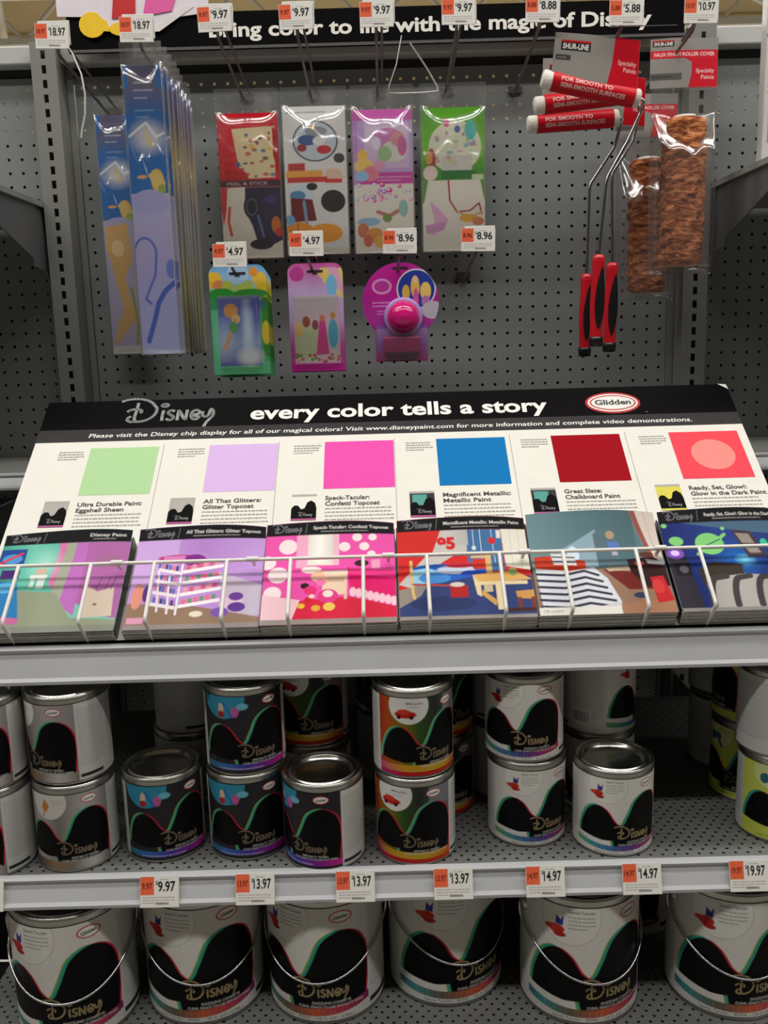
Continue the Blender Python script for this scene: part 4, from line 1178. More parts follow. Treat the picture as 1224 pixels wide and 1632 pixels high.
def night_light():
    y = -.15; zt = wire_z(ZM, y)+.014
    t = thing('night_light_pack', 'round magenta card holding a pink domed plug-in night light', 'night light pack', (MIDX[2], y, zt))
    H = 178.0; W = 140.0
    c = Canvas(W, H, (186, 36, 150), .8)
    c.grad(0, 0, W, H, [(180, 50, 150), (176, 60, 160), (186, 36, 150), (196, 40, 150)], True)
    c.ell(36, 136, 18, 14, (226, 150, 206)); c.ell(36, 136, 14, 10, (190, 60, 156)); c.greek(18, 98, 56, 110, 2, (230, 170, 214), 2.4); c.greek(26, 84, 50, 94, 2, (226, 160, 210), 2)
    c.ell(99, 130, 36, 36, (226, 224, 230)); c.ell(99, 130, 33.5, 33.5, (48, 66, 160)); 
    for x, yy, rx, ry, q in ((80, 124, 7, 14, (226, 180, 80)), (97, 134, 8, 20, (236, 190, 90)), (116, 126, 10, 16, (240, 204, 110)), (98, 110, 5, 22, (226, 90, 160)), (80, 108, 7, 10, (206, 160, 60)), (116, 108, 8, 10, (190, 120, 190)), (97, 146, 5, 6, (240, 200, 160))): c.ell(x, yy, rx, ry, q)
    c.ell(128, 92, 20, 16, (196, 190, 206)); c.rect(24, 0, 118, 66, (150, 90, 190)); c.grad(24, 0, 118, 60, [(190, 30, 130), (150, 90, 190), (176, 140, 206)], True); c.rect(0, 0, 24, 66, (176, 40, 140)); c.rect(22, 4, 110, 14, (200, 40, 140))
    # card outline: disc above, block below
    R = .070
    def mp(u, v):
        xx = u-W/2000; zz = v-H/1000
        zc = -.070
        half = np.where(zz > zc-.045, np.sqrt(np.clip(R**2-(zz-zc)**2, 0, None)), .048)
        half = np.maximum(half, np.where(zz < zc-.02, .048, 0))
        return np.clip(xx, -half, half), np.full_like(xx, -.0004), zz
    print_obj(c, mp, 'printed_card', M_PRINTG, t)
    pts = [(R*math.cos(a), -.070+R*math.sin(a)) for a in [math.radians(-45+270*k/30) for k in range(31)]]+[(-.048, -.125), (-.048, -.178), (.048, -.178), (.048, -.125)]
    MB().prism(pts, 0, .0015, 'xz').build('backing_card', mat('magenta card', (176, 36, 140), .5), t)
    lamp = MB(); lamp.lathe([(.0295, 0), (.0295, -.006), (.027, -.015), (.021, -.023), (.012, -.028), (.0005, -.030)], 32, (0, 0, 0), axis='z')
    o = lamp.build('lamp_dome', mat('pink lamp dome', (226, 30, 130), .12, coat=.5), t)
    o.rotation_euler = (math.radians(-90), 0, 0); o.location = (.004, -.004, -.098)
    o2 = MB().lathe([(.033, .001), (.036, -.004), (.0335, -.008), (.0295, -.008)], 32).build('lamp_ring', mat('lilac lamp ring', (190, 150, 214), .3), t)
    o2.rotation_euler = (math.radians(-90), 0, 0); o2.location = (.004, -.001, -.098)
    MB().box(-.034, .036, -.014, -.001, -.164, -.132, bev=.004).build('plug_body', mat('magenta plug body', (190, 40, 120), .3), t)
    mb = MB()
    mb.prism(round_outline(.100, .058, .008), -.016, -.015, 'xz')
    mb.v = [(a, b, q-.118) for a, b, q in mb.v]
    mb.build('clear_blister', M_BLISTER, t)
    MB().prism([(-.014, -.008), (.014, -.008), (.014, -.012), (-.014, -.012)], -.001, .0018, 'xz').build('hang_slot', M_DARK, t)
night_light()

# ------------------------------------------------------------------ mini rollers
M_RED = mat('red handle plastic', (196, 20, 36), .3, coat=.3)
M_FOAM = mat('white foam', (232, 228, 218), .9, bump=.6, scale=300)
def card_kit(w=128, h=62, foot=False):
    c = Canvas(w, h, (150, 146, 140), .7)
    c.poly([(w*.70, h), (w, h), (w, 0), (w*.64, 0), (w*.68, h*.4)], (206, 22, 40))
    c.rect(w*.08, h*.62, w*.42, h*.82, (26, 24, 26)); c.rect(w*.08, h*.80, w*.42, h*.85, (190, 40, 40)); c.text('SHUR-LINE', w*.10, h*.66, h*.12, (236, 232, 226), .03, 'l', w*.30)
    c.text('Specialty', w*.97, h*.44, h*.10, (236, 180, 180), .02, 'r', w*.22); c.text('Paints', w*.97, h*.30, h*.10, (236, 180, 180), .02, 'r', w*.15)
    c.rect(w*.03, h*.40, w*.20, h*.52, (70, 68, 66)); c.greek(w*.05, h*.42, w*.19, h*.50, 1, (160, 158, 154), 1.6)
    return c
def sleeve_art():
    L = 132; C_ = 2*math.pi*14.5
    c = Canvas(L, C_, (206, 22, 38), .7)
    m = C_/2
    c.rect(0, 0, L, C_*.30, (60, 56, 56))
    c.text('FOR SMOOTH TO', L*.10, m+4, 6.0, (240, 196, 190), .03, 'l', L*.62); c.text('SEMI-SMOOTH SURFACES', L*.10, m-5, 6.0, (240, 196, 190), .03, 'l', L*.78)
    return c
SLEEVE = sleeve_art(); KITC = card_kit()
def mini_roller(label, y, L, R, wire, ht, hb, card, card_y=-.016):
    """L, R: ends of the roller axis; wire: bend points of the frame; ht, hb: top and bottom of the grip (x, z)"""
    t = thing('mini_paint_roller', label, 'paint roller', (ht[0], y, ht[1]), group='mini paint rollers on one hook')
    ox, oz = ht
    l = Vector((L[0]-ox, 0, L[1]-oz)); r = Vector((R[0]-ox, 0, R[1]-oz))
    d = (r-l); n = d.length; ax = d.normalized(); upv = Vector((-ax.z, 0, ax.x))
    rad = .0145
    def P(a, ang, q): return l+ax*a+(upv*math.cos(ang)+Vector((0, -1, 0))*math.sin(ang))*q
    mb = MB(); seg = 24; prof = [(0, .001), (0, rad*.8), (.003, rad), (n-.003, rad), (n, rad*.8), (n, .001)]
    V = [P(a, 2*math.pi*k/seg, q) for a, q in prof for k in range(seg)]
    F = [(i*seg+k, i*seg+(k+1) % seg, (i+1)*seg+(k+1) % seg, (i+1)*seg+k) for i in range(len(prof)-1) for k in range(seg)]
    mb.add(V, F, 0, True)
    mb.build('foam_roller', M_FOAM, t)
    c = SLEEVE; a0 = .016; k = (n-.026)/(c.w/1000)
    def mp(u, v):
        ang = math.pi*2*(v/(c.h/1000))
        # middle of the sheet faces the viewer
        th = math.pi/2-(ang-math.pi)+math.radians(14)
        rr = rad+.0012
        ca, sa = np.cos(th), np.sin(th); a = a0+u*k
        return l.x+ax.x*a+upv.x*ca*rr, -sa*rr, l.z+ax.z*a+upv.z*ca*rr
    print_obj(c, mp, 'paper_sleeve', M_PRINTG, t)
    pts = [r-ax*.01, r+ax*.004]+[Vector((x-ox, yy, z-oz)) for x, yy, z in wire]+[Vector((0, 0, .004)), Vector((0, 0, -.02))]
    MB().tube(pts, .0028, 8).build('wire_frame', M_WIRE, t)
    hv = Vector((hb[0]-ox, 0, hb[1]-oz)); hl = hv.length; hd = hv.normalized(); hn = Vector((hd.z, 0, -hd.x))
    if hn.x < 0: hn = -hn
    mb = MB(); seg = 20
    prof = [(0, .004), (.001, .0085), (.006, .0105), (.014, .0105), (.03, .0098), (.06, .0115), (.09, .0118), (.115, .0105), (hl-.016, .0108)]
    def H(a, th, q): return hd*a+hn*math.cos(th)*q+Vector((0, -1, 0))*math.sin(th)*q*.85
    V = [H(a, 2*math.pi*k/seg, q) for a, q in prof for k in range(seg)]
    F = [(i*seg+k, i*seg+(k+1) % seg, (i+1)*seg+(k+1) % seg, (i+1)*seg+k) for i in range(len(prof)-1) for k in range(seg)]
    mb.add(V, F+[tuple(range(seg))], 0, True)
    hd_o = mb.build('handle', M_RED, t)
    mb = MB(); prof2 = [(hl-.0165, .0112), (hl-.012, .0118), (hl-.002, .0112), (hl, .009)]
    V = [H(a, 2*math.pi*k/seg, q) for a, q in prof2 for k in range(seg)]
    F = [(i*seg+k, i*seg+(k+1) % seg, (i+1)*seg+(k+1) % seg, (i+1)*seg+k) for i in range(3) for k in range(seg)]
    mb.add(V, F+[tuple(range(seg)), tuple(range(3*seg, 4*seg))[::-1]], 0, True)
    mb.build('end_cap', M_BLACKP, hd_o)
    # leaf shaped rubber grip let into the front of the handle
    mb = MB(); n1 = 18; rows = []
    for i in range(n1+1):
        a = .020+(hl-.048)*i/n1
        q = np.interp(a, [p[0] for p in prof], [p[1] for p in prof])+.0007
        wv = max(.03, 1.05*math.sin(math.pi*i/n1)**.6)
        cth = math.pi/2-.35+.5*(i/n1-.5)
        rows.append([H(a, cth+wv*(s-.5)*2*.8, q) for s in np.linspace(0, 1, 9)])
    V = [p for rw in rows for p in rw]
    mb.add(V, [(i*9+k, i*9+k+1, (i+1)*9+k+1, (i+1)*9+k) for i in range(n1) for k in range(8)], 0, True)
    mb.build('rubber_grip', M_BLACKP, hd_o)
    c = KITC; A, B, Cc, D = [Vector((x-ox, card_y, z-oz)) for x, z in card]   # top left, top right, bottom right, bottom left
    def mc(u, v):
        a = u/(c.w/1000); b = v/(c.h/1000)
        bow = -.004*np.sin(a*3.1)
        f = lambda q: (getattr(D, q)*(1-a)+getattr(Cc, q)*a)*(1-b)+(getattr(A, q)*(1-a)+getattr(B, q)*a)*b
        return f('x'), card_y+bow*1.0, f('z')
    print_obj(c, mc, 'header_card', M_PRINT, t)
    return t
mini_roller('rear mini roller, lowest of the three red paper sleeves, its grip hanging furthest left', -.175, (.266, 1.8905), (.425, 1.8975),
            [(.433, 0, 1.896), (.428, 0, 1.880), (.419, 0, 1.849), (.379, 0, 1.791), (.376, 0, 1.779)], (.373, 1.635), (.371, 1.488), [(.36, 1.975), (.475, 1.965), (.475, 1.885), (.36, 1.893)], .014)
mini_roller('middle mini roller, red sleeve between the other two, its grip hanging furthest right', -.235, (.268, 1.907), (.430, 1.922),
            [(.442, 0, 1.921), (.445, 0, 1.892), (.436, 0, 1.848), (.402, 0, 1.796), (.401, 0, 1.779)], (.404, 1.649), (.401, 1.496), [(.285, 1.985), (.43, 1.98), (.428, 1.925), (.283, 1.922)], .012)
mini_roller('front mini roller, topmost red sleeve under a grey card, its grip in the middle', -.298, (.270, 1.934), (.428, 1.899),
            [(.436, 0, 1.896), (.430, 0, 1.878), (.411, 0, 1.837), (.379, 0, 1.781), (.376, 0, 1.768)], (.366, 1.658), (.363, 1.507), [(.290, 2.000), (.425, 1.984), (.421, 1.912), (.283, 1.934)], -.010)

# ------------------------------------------------------------------ bagged shaggy roller covers
def shag_mat():
    m = mat('brown shaggy nap', (166, 92, 48), .9, bump=1.0, scale=70)
    nt = m.node_tree
    nz = [n for n in nt.nodes if n.type == 'TEX_NOISE'][0]
    nz.inputs['Detail'].default_value = 6; nz.inputs['Distortion'].default_value = 1.2
    mp = nt.nodes.new('ShaderNodeMapping'); mp.inputs['Scale'].default_value = (.7, 1, 2.2)
    src = nz.inputs['Vector'].links[0].from_socket
    nt.links.new(src, mp.inputs[0]); nt.links.new(mp.outputs[0], nz.inputs['Vector'])
    cr = nt.nodes.new('ShaderNodeValToRGB')
    cr.color_ramp.elements[0].position = .34; cr.color_ramp.elements[0].color = rgba((86, 40, 20))
    cr.color_ramp.elements[1].position = .62; cr.color_ramp.elements[1].color = rgba((214, 140, 88))
    e = cr.color_ramp.elements.new(.48); e.color = rgba((166, 88, 44))
    nt.links.new(nz.outputs[0], cr.inputs[0])
    nt.links.new(cr.outputs[0], nt.nodes['Principled BSDF'].inputs['Base Color'])
    return m
M_SHAG = shag_mat()
def faux_card():
    w, h = 114, 78
    c = Canvas(w, h, (150, 147, 142), .7)
    c.rect(0, h*.60, w, h*.76, (214, 36, 52)); c.text('FAUX FINISH ROLLER COVER', w*.05, h*.645, h*.075, (246, 206, 204), .03, 'l', w*.9)
    c.poly([(w*.60, h*.60), (w, h*.60), (w, 0), (w*.56, 0), (w*.61, h*.3)], (214, 36, 52)); c.poly([(w*.50, h*.60), (w*.62, h*.60), (w*.60, h*.52)], (214, 36, 52))
    c.text('Specialty', w*.95, h*.30, h*.085, (246, 196, 196), .02, 'r', w*.28); c.text('Paints', w*.95, h*.17, h*.085, (246, 196, 196), .02, 'r', w*.2)
    c.rect(w*.03, h*.84, w*.34, h*.96, (28, 26, 28)); c.rect(w*.03, h*.94, w*.34, h*.97, (196, 40, 40)); c.text('SHUR-LINE', w*.05, h*.865, h*.07, (236, 232, 226), .03, 'l', w*.27)
    c.rect(0, h*.16, w*.46, h*.30, (96, 94, 92)); c.greek(w*.02, h*.19, w*.44, h*.27, 1, (60, 58, 58), 3)
    return c
FAUX = faux_card()
def roller_bag(label, x, y, card_top, card_bot, nap_top, nap_bot, rad, seed, dx=0.0, lean=0.0):
    t = thing('bagged_roller_cover', label, 'paint roller cover', (x, y, card_top), group='bagged brown roller covers on one hook')
    t.rotation_euler = (0, lean, 0)
    st = np.random.default_rng(seed)
    seg, rows = 44, 90
    h = nap_top-nap_bot
    th = np.linspace(0, 2*np.pi, seg, endpoint=False); zz = np.linspace(0, 1, rows)
    T_, Z_ = np.meshgrid(th, zz)
    bump = np.zeros_like(T_)
    for _ in range(26):
        a = st.integers(1, 9); b = st.uniform(4, 46); bump += st.uniform(.2, 1)*np.sin(a*T_+b*Z_*2+st.uniform(0, 6))
    bump = bump/4.5*.0026+st.normal(0, .0009, T_.shape)
    end = np.minimum(1, np.sqrt(np.clip(np.minimum(Z_, 1-Z_)/.03, 0, 1))*.25+.75)
    R_ = rad*end+bump
    V = np.stack([dx+R_*np.cos(T_), R_*np.sin(T_)*.78, (nap_top-card_top)-Z_*h], -1).reshape(-1, 3)
    F = [(i*seg+k, i*seg+(k+1) % seg, (i+1)*seg+(k+1) % seg, (i+1)*seg+k) for i in range(rows-1) for k in range(seg)]
    mb = MB(); mb.add(V.tolist(), F+[tuple(range(seg)), tuple(range((rows-1)*seg, rows*seg))[::-1]], 0, True)
    mb.build('shaggy_cover', M_SHAG, t)
    MB().lathe([(.019, .0), (.019, .004), (.015, .004), (.015, 0)], 24, (dx, 0, nap_top-card_top)).build('core_tube', M_PAPER, t)
    c = FAUX; ch = card_top-card_bot
    print_obj(c, lambda u, v: (u-c.w/2000, np.full_like(u, -.006)-.004*np.sin(u*26), v*ch/(c.h/1000)-ch), 'header_card', M_PRINTG, t)
    mb = MB(); mb.add([(-.057, -.005, 0), (.057, -.005, 0), (.057, -.005, -ch), (-.057, -.005, -ch)], [(0, 1, 2, 3)]); mb.build('card_back', M_PAPER, t)
    p = pouch(.112, card_bot-nap_bot+.02, rad*2.06, seed+5, 'clear_bag', t, flap=card_bot-nap_top, crease=.007)
    p.location = (dx*.5, 0, -ch+.006)
    return t
roller_bag('front bagged brown shaggy roller cover under a grey and red card', .527, -.200, 2.014, 1.936, 1.888, 1.642, .0375, 3, .006)
roller_bag('rear bagged brown shaggy roller cover hanging lower, half hidden behind the front one', .497, -.085, 1.955, 1.880, 1.842, 1.602, .034, 12, .008)

# ------------------------------------------------------------------ loose plastic straps
def strap(label, pts, w=.0045):
    P = [Vector(p) for p in pts]
    mb = MB(); mb.tube(P, w, 6, flat=.22)
    # split the last piece off as the strap's clip
    o = mb.build('hang_strap', M_STRAP)
    tag(o, label, 'strap'); return o
strap('narrow white plastic strap dangling under the leftmost top price tag', [(-.487, -.318, 2.008), (-.474, -.318, 1.985), (-.463, -.318, 1.955), (-.460, -.317, 1.925), (-.463, -.316, 1.895), (-.470, -.316, 1.872), (-.472, -.316, 1.860)])
strap('white plastic strap looped into a triangle between the fourth and fifth label hooks', [(.050, -.16, 2.045), (.040, -.158, 2.0), (.026, -.155, 1.965), (.026, -.150, 1.955), (.045, -.148, 1.955), (.085, -.140, 1.957), (.113, -.135, 1.960), (.112, -.136, 1.968), (.092, -.145, 1.998), (.064, -.155, 2.035)])
# carton of another product on the neighbouring right shelf
def side_carton():
    t = thing('white_carton', 'white and grey printed carton on the neighbouring shelf, cut off by the right edge', 'carton', (.735, -.1875, 1.8035))
    MB().box(-.067, .08, -.0125, .0125, 0, .30, bev=.002).build('box', mat('pale carton board', (206, 203, 200), .45), t)
    c = Canvas(145, 298, (206, 203, 200)); c.rect(8, 40, 16, 120, (120, 118, 118)); c.rect(0, 210, 145, 216, (80, 78, 80)); c.greek(4, 120, 60, 180, 8, (150, 140, 150), 2); c.greek(22, 30, 120, 110, 10, (150, 148, 150), 2); c.rect(4, 230, 40, 262, (190, 150, 150))
    print_obj(c, lambda u, v: (u-.0665, np.full_like(u, -.0131), v+.001), 'printed_front', M_PRINT, t)
    t2 = thing('dark_fill_tray', 'black tray added to fill the dark area at the left edge beside the display', 'tray', (-.70, -.40, 1.1435))  # invented tray that fills the dark area left of the display
    mb = MB(); mb.box(-.07, .06, -.17, .12, 0, .004); mb.box(-.07, .06, -.17, -.165, 0, .13); mb.box(.055, .06, -.17, .12, 0, .13); mb.box(-.07, -.065, -.17, .12, 0, .13); mb.box(-.07, .06, .115, .12, 0, .13)
    mb.build('tray_body', M_BLACKP, t2)
    MB().box(-.06, .05, -.16, .11, .004, .10, bev=.003).build('insert', M_BLACKP, t2)
    shelf('added unseen shelf of the right neighbouring bay, keeping light off the can shelf', BAY-.58, BAY+.58, -.60, -.02, 1.143, .05, M_STEEL, lip_up=0)  # unseen shelf added to block light entering from the right bay
    shelf('middle grey shelf of the left neighbouring bay under the added black tray', -BAY-.58, -BAY+.58, -.60, -.02, 1.143, .05, M_STEEL, lip_up=0)
side_carton()

# ================================================================== paint cans
def smooth_curve(pts, n=8):
    P = np.array(pts, float); out = []
    for i in range(len(P)-1):
        p0 = P[max(i-1, 0)]; p1 = P[i]; p2 = P[i+1]; p3 = P[min(i+2, len(P)-1)]
        for k in range(n):
            t = k/n
            out.append(.5*((2*p1)+(-p0+p2)*t+(2*p0-5*p1+4*p2-p3)*t*t+(-p0+3*p1-3*p2+p3)*t**3))
    out.append(P[-1]); return np.array(out)
WAVE = smooth_curve([(-70, 24), (-67, 42), (-57, 64), (-43, 73), (-30, 66), (-19, 49), (-9, 45), (-1, 60), (9, 82), (26, 92), (42, 86), (51, 70), (53, 46), (51, 26), (50, 13)])
WAVE = np.vstack([WAVE, [(10, 11), (-20, 11), (-22, 21), (-36, 20), (-52, 22)]])
RAIN = [(150, 180, 50), (70, 160, 150), (60, 110, 160), (90, 60, 140), (160, 50, 110), (190, 50, 70)]
def can_art(kind, S=1.0, res=.95):
    """wrap-around label of a paint can; u runs round the can with 0 at the front, in units of a quart can's millimetres"""
    W, H = 344.0*S, 116.0*S
    bg = {'silver': (150, 146, 140), 'charcoal': (46, 44, 47), 'multi': (90, 70, 50), 'white': (222, 220, 214), 'lime': (206, 216, 92), 'gallon': (222, 220, 213)}[kind]
    c = Canvas(W, H, bg, res)
    X = lambda u: W/2+u*S
    st = np.random.default_rng(3)
    if kind == 'silver': c.grad(X(-86), 0, X(54), H, [(120, 116, 110), (176, 172, 166), (130, 124, 122), (172, 168, 164), (136, 130, 134)])
    if kind == 'multi': c.grad(X(-86), 0, X(54), H, [(120, 18, 30), (176, 70, 24), (120, 110, 24), (50, 84, 38), (48, 48, 48), (48, 90, 80), (96, 106, 106)])
    if kind == 'multi': c.rect(X(20), H*.75, X(54), H, (120, 122, 126))
    if kind in ('gallon', 'white'):
        for k in range(160): c.ell(st.uniform(X(-86), X(54)), st.uniform(0, H), .5*S, .5*S, [(200, 196, 190), (206, 170, 170), (160, 190, 200)][k % 3])
    # round picture panel at the upper left
    px, py = X(-34), 101*S
    if kind == 'charcoal':
        c.poly([(X(-72), H), (X(-8), H)]+[(X(-8)+.0+(-32+32*math.cos(a))*S, H-34*S*math.sin(a)) for a in np.linspace(.15, math.pi, 14)], (54, 140, 170))
        c.ell(px-8*S, py-4*S, 4*S, 9*S, (216, 190, 170)); c.ell(px-8*S, py-12*S, 5*S, 5*S, (170, 40, 50)); c.ell(px+12*S, py-8*S, 5*S, 8*S, (190, 90, 150)); c.line([(px-4*S, py+6*S), (px+8*S, py-16*S)], 2.4*S, (60, 90, 190)); c.ell(px+22*S, py, 8*S, 5*S, (110, 180, 206))
    else:
        r = 27*S
        c.ell(px+4*S, py+4*S, r*1.02, r*1.02, (178, 174, 168) if kind != 'lime' else (176, 186, 90)); c.ell(px+4*S, py+4*S, r, r, {'silver': (214, 212, 206), 'multi': (222, 220, 216), 'lime': (216, 222, 150)}.get(kind, (228, 226, 220)))
        tx = px+2*S
        if kind in ('white', 'gallon'):
            c.text('Speck-Tacular', tx, py+9*S, 3.4*S, (90, 88, 86), .01, 'l', 24*S); c.greek(tx, py-8*S, tx+24*S, py+7*S, 4, (120, 118, 114), 1.1*S)
            c.ell(px-9*S, py-9*S, 7.5*S, 4.6*S, (190, 46, 34)); c.ell(px-15*S, py-8*S, 5*S, 2.6*S, (200, 60, 44)); c.ell(px-6*S, py-14*S, 6*S, 2.6*S, (176, 40, 34)); c.poly([(px-10*S, py-4*S), (px-9*S, py+5*S), (px-5*S, py+1*S), (px-2*S, py+6*S), (px-3*S, py-5*S)], (52, 60, 140))
        elif kind == 'multi':
            c.text('Metallic', tx, py+6*S, 3.4*S, (90, 88, 86), .01, 'l', 22*S); c.greek(tx, py, tx+22*S, py+4*S, 1, (140, 138, 134), 1.1*S)
            c.ell(px, py-9*S, 15*S, 5.5*S, (190, 36, 30)); c.ell(px-2*S, py-5*S, 9*S, 4*S, (206, 60, 44)); c.ell(px-9*S, py-13*S, 3*S, 3*S, (50, 30, 30)); c.ell(px+8*S, py-13*S, 3*S, 3*S, (50, 30, 30))
        elif kind == 'silver':
            c.poly([(px-6*S, py-6*S), (px, py+8*S), (px+7*S, py-2*S), (px+1*S, py-12*S)], (196, 130, 60)); c.line([(px-2*S, py-10*S), (px-4*S, py-19*S)], 2.4*S, (206, 150, 90)); c.greek(tx+8*S, py, tx+26*S, py+8*S, 3, (170, 168, 162), 1*S)
        elif kind == 'lime':
            c.ell(px-6*S, py-6*S, 7*S, 8*S, (50, 110, 130)); c.ell(px+5*S, py-4*S, 6*S, 6*S, (60, 120, 140)); c.line([(px+6*S, py-10*S), (px+12*S, py-20*S)], 4*S, (60, 70, 60)); c.greek(tx+4*S, py+2*S, tx+24*S, py+12*S, 4, (110, 120, 60), 1*S); c.ell(px-2*S, py-16*S, 4*S, 4*S, (226, 230, 190))
    if kind == 'white2': pass
    # sweeping black wave with coloured edges
    sh = lambda dx, dy: [(X(a+dx), (b+dy)*S) for a, b in WAVE]
    gr = {'lime': (60, 150, 140)}.get(kind, (150, 176, 70))
    c.poly(sh(-4.2, 1.2), gr); c.poly(sh(-2.8, .9), (52, 158, 138)); c.poly(sh(2.0, .3), (200, 36, 56)); c.poly(sh(0, 0), (12, 11, 13))
    # foot: coloured band, then a strip of small print
    if kind in ('white', 'gallon'):
        cols = RAIN if kind == 'white' else [(40, 90, 120), (70, 150, 150), (110, 96, 80), (200, 96, 60), (190, 60, 90), (120, 40, 100)]
        base = X(-86); Wd = X(54)-base
        for k in range(40):
            a = k/40; col = np.array(cols, float); q = a*(len(cols)-1); i = int(q); f = q-i; cc = col[i]*(1-f)+col[min(i+1, len(cols)-1)]*f
            y0 = (5.5+5*(a-.5)**2*6)*S; c.rect(base+Wd*a, y0-1*S, base+Wd*(a+1/40)+.2, y0+7*S, cc)
        c.text('Speck-Tacular - 45000 - 128 FL OZ / 3.785 L' if kind == 'gallon' else 'Speck-Tacular - 45000 - 32 FL OZ', X(-46), 1.4*S, 2.6*S, (90, 88, 86), .01, 'l', 84*S)
    elif kind == 'charcoal': c.grad(X(-74), 4*S, X(54), 14*S, [(40, 120, 110), (60, 110, 180), (70, 60, 160), (140, 40, 150), (206, 40, 140)]); c.greek(X(-50), 5*S, X(40), 8*S, 1, (190, 186, 196), 1.6*S)
    elif kind == 'multi': c.grad(X(-80), 6*S, X(54), 17*S, [(190, 40, 120), (206, 150, 40), (190, 160, 40), (200, 90, 30)]); c.grad(X(-80), 0, X(54), 6*S, [(170, 40, 120), (190, 30, 40), (180, 40, 30), (190, 60, 30)])
    elif kind == 'silver': c.grad(X(-80), 0, X(54), 14*S, [(140, 134, 120), (90, 84, 80), (150, 120, 90), (130, 120, 110), (190, 186, 180), (120, 112, 106)])
    elif kind == 'lime': c.text('Ready, Set, Glow! - 45130 - 32 FL OZ', X(-50), 4*S, 3*S, (110, 116, 50), .01, 'l', 76*S)
    # wordmark and caption inside the wave
    gold = (160, 142, 104) if kind in ('white', 'gallon') else (128, 114, 92)
    c.mark(X(-20), 25*S, 52*S, gold, .085, rot=.0)
    c.text('DAZZLING CONFETTI' if kind in ('gallon', 'white') else 'SPECIALTY FINISH', X(16), 17.4*S, 2.7*S, (206, 204, 198), .02, 'c', 36*S)
    c.text('CLEAR, READY-TO-USE SPECIALTY FINISH', X(16), 13.4*S, 2.6*S, (206, 204, 198), .02, 'c', 62*S)
    c.oval_logo(X(27), 106*S, 22*S, .12)
    # pale instruction panel round the back
    pale = {'silver': (196, 196, 192), 'charcoal': (206, 204, 200), 'multi': (206, 206, 204), 'lime': (206, 206, 204)}.get(kind, (214, 212, 208))
    for a, b in ((X(54), W), (0, X(-75))):
        c.rect(a, 0, b, H, pale)
        c.greek(a+3*S, 20*S, min(a+42*S, b-1), 108*S, 24, (140, 138, 136), 1.1*S)
        if b-a > 50*S: c.greek(a+48*S, 20*S, b-4*S, 108*S, 24, (140, 138, 136), 1.1*S)
        c.rect(a+2*S, 4*S, min(a+36*S, b-1), 9*S, (44, 42, 44))
    bx = X(-112)
    c.rect(bx-16*S, 12*S, bx+16*S, 36*S, (226, 224, 220))
    for k in range(18): c.rect(bx-13*S+k*1.45*S, 16*S, bx-13*S+k*1.45*S+st.uniform(.4, 1.0)*S, 33*S, (40, 38, 40))
    return c

def can_meshes(R, Hh):
    """tin body, lid and their profiles"""
    body = MB()
    body.lathe([(.001, .002), (R-.004, .002), (R-.0035, 0), (R-.001, 0), (R+.0006, .0016), (R+.0006, .003), (R-.0006, .0045), (R-.0006, Hh-.007), (R+.0002, Hh-.005), (R+.0002, Hh-.003), (R-.001, Hh-.0012), (R-.0035, Hh-.001)], 64)
    lid = MB()
    lid.lathe([(R-.0008, Hh-.003), (R-.0004, Hh-.0012), (R-.0018, Hh), (R-.0045, Hh-.0004), (R-.006, Hh-.003), (R-.0085, Hh-.0035), (R-.0095, Hh-.0012), (R-.012, Hh-.0006), (R-.0135, Hh-.002), (R-.0145, Hh-.007), (R-.018, Hh-.0078), (R*.5, Hh-.0074), (.001, Hh-.0074)], 64)
    return body, lid
QR, QH = .0545, .1235
GR, GH = .0835, .192
def can_proto(name, cat, kind, R, H, S):
    t = thing(name, 'x', cat)
    b, l = can_meshes(R, H)
    b.build('can_body', M_TIN_D, t); l.build('lid', M_TIN, t)
    c = can_art(kind, S)
    z0 = .004*S
    def mp(u, v):
        th = (u-c.w/2000)/(R+.0003)*((2*math.pi*(R+.0003))/(c.w/1000))
        return np.sin(th)*(R+.0002), -np.cos(th)*(R+.0002), v*((H-.011*min(S, 1.2))-z0)/(c.h/1000)+z0
    print_obj(c, mp, 'paper_label', M_LABEL, t)
    return t
SZ = .8322
QUART = {}
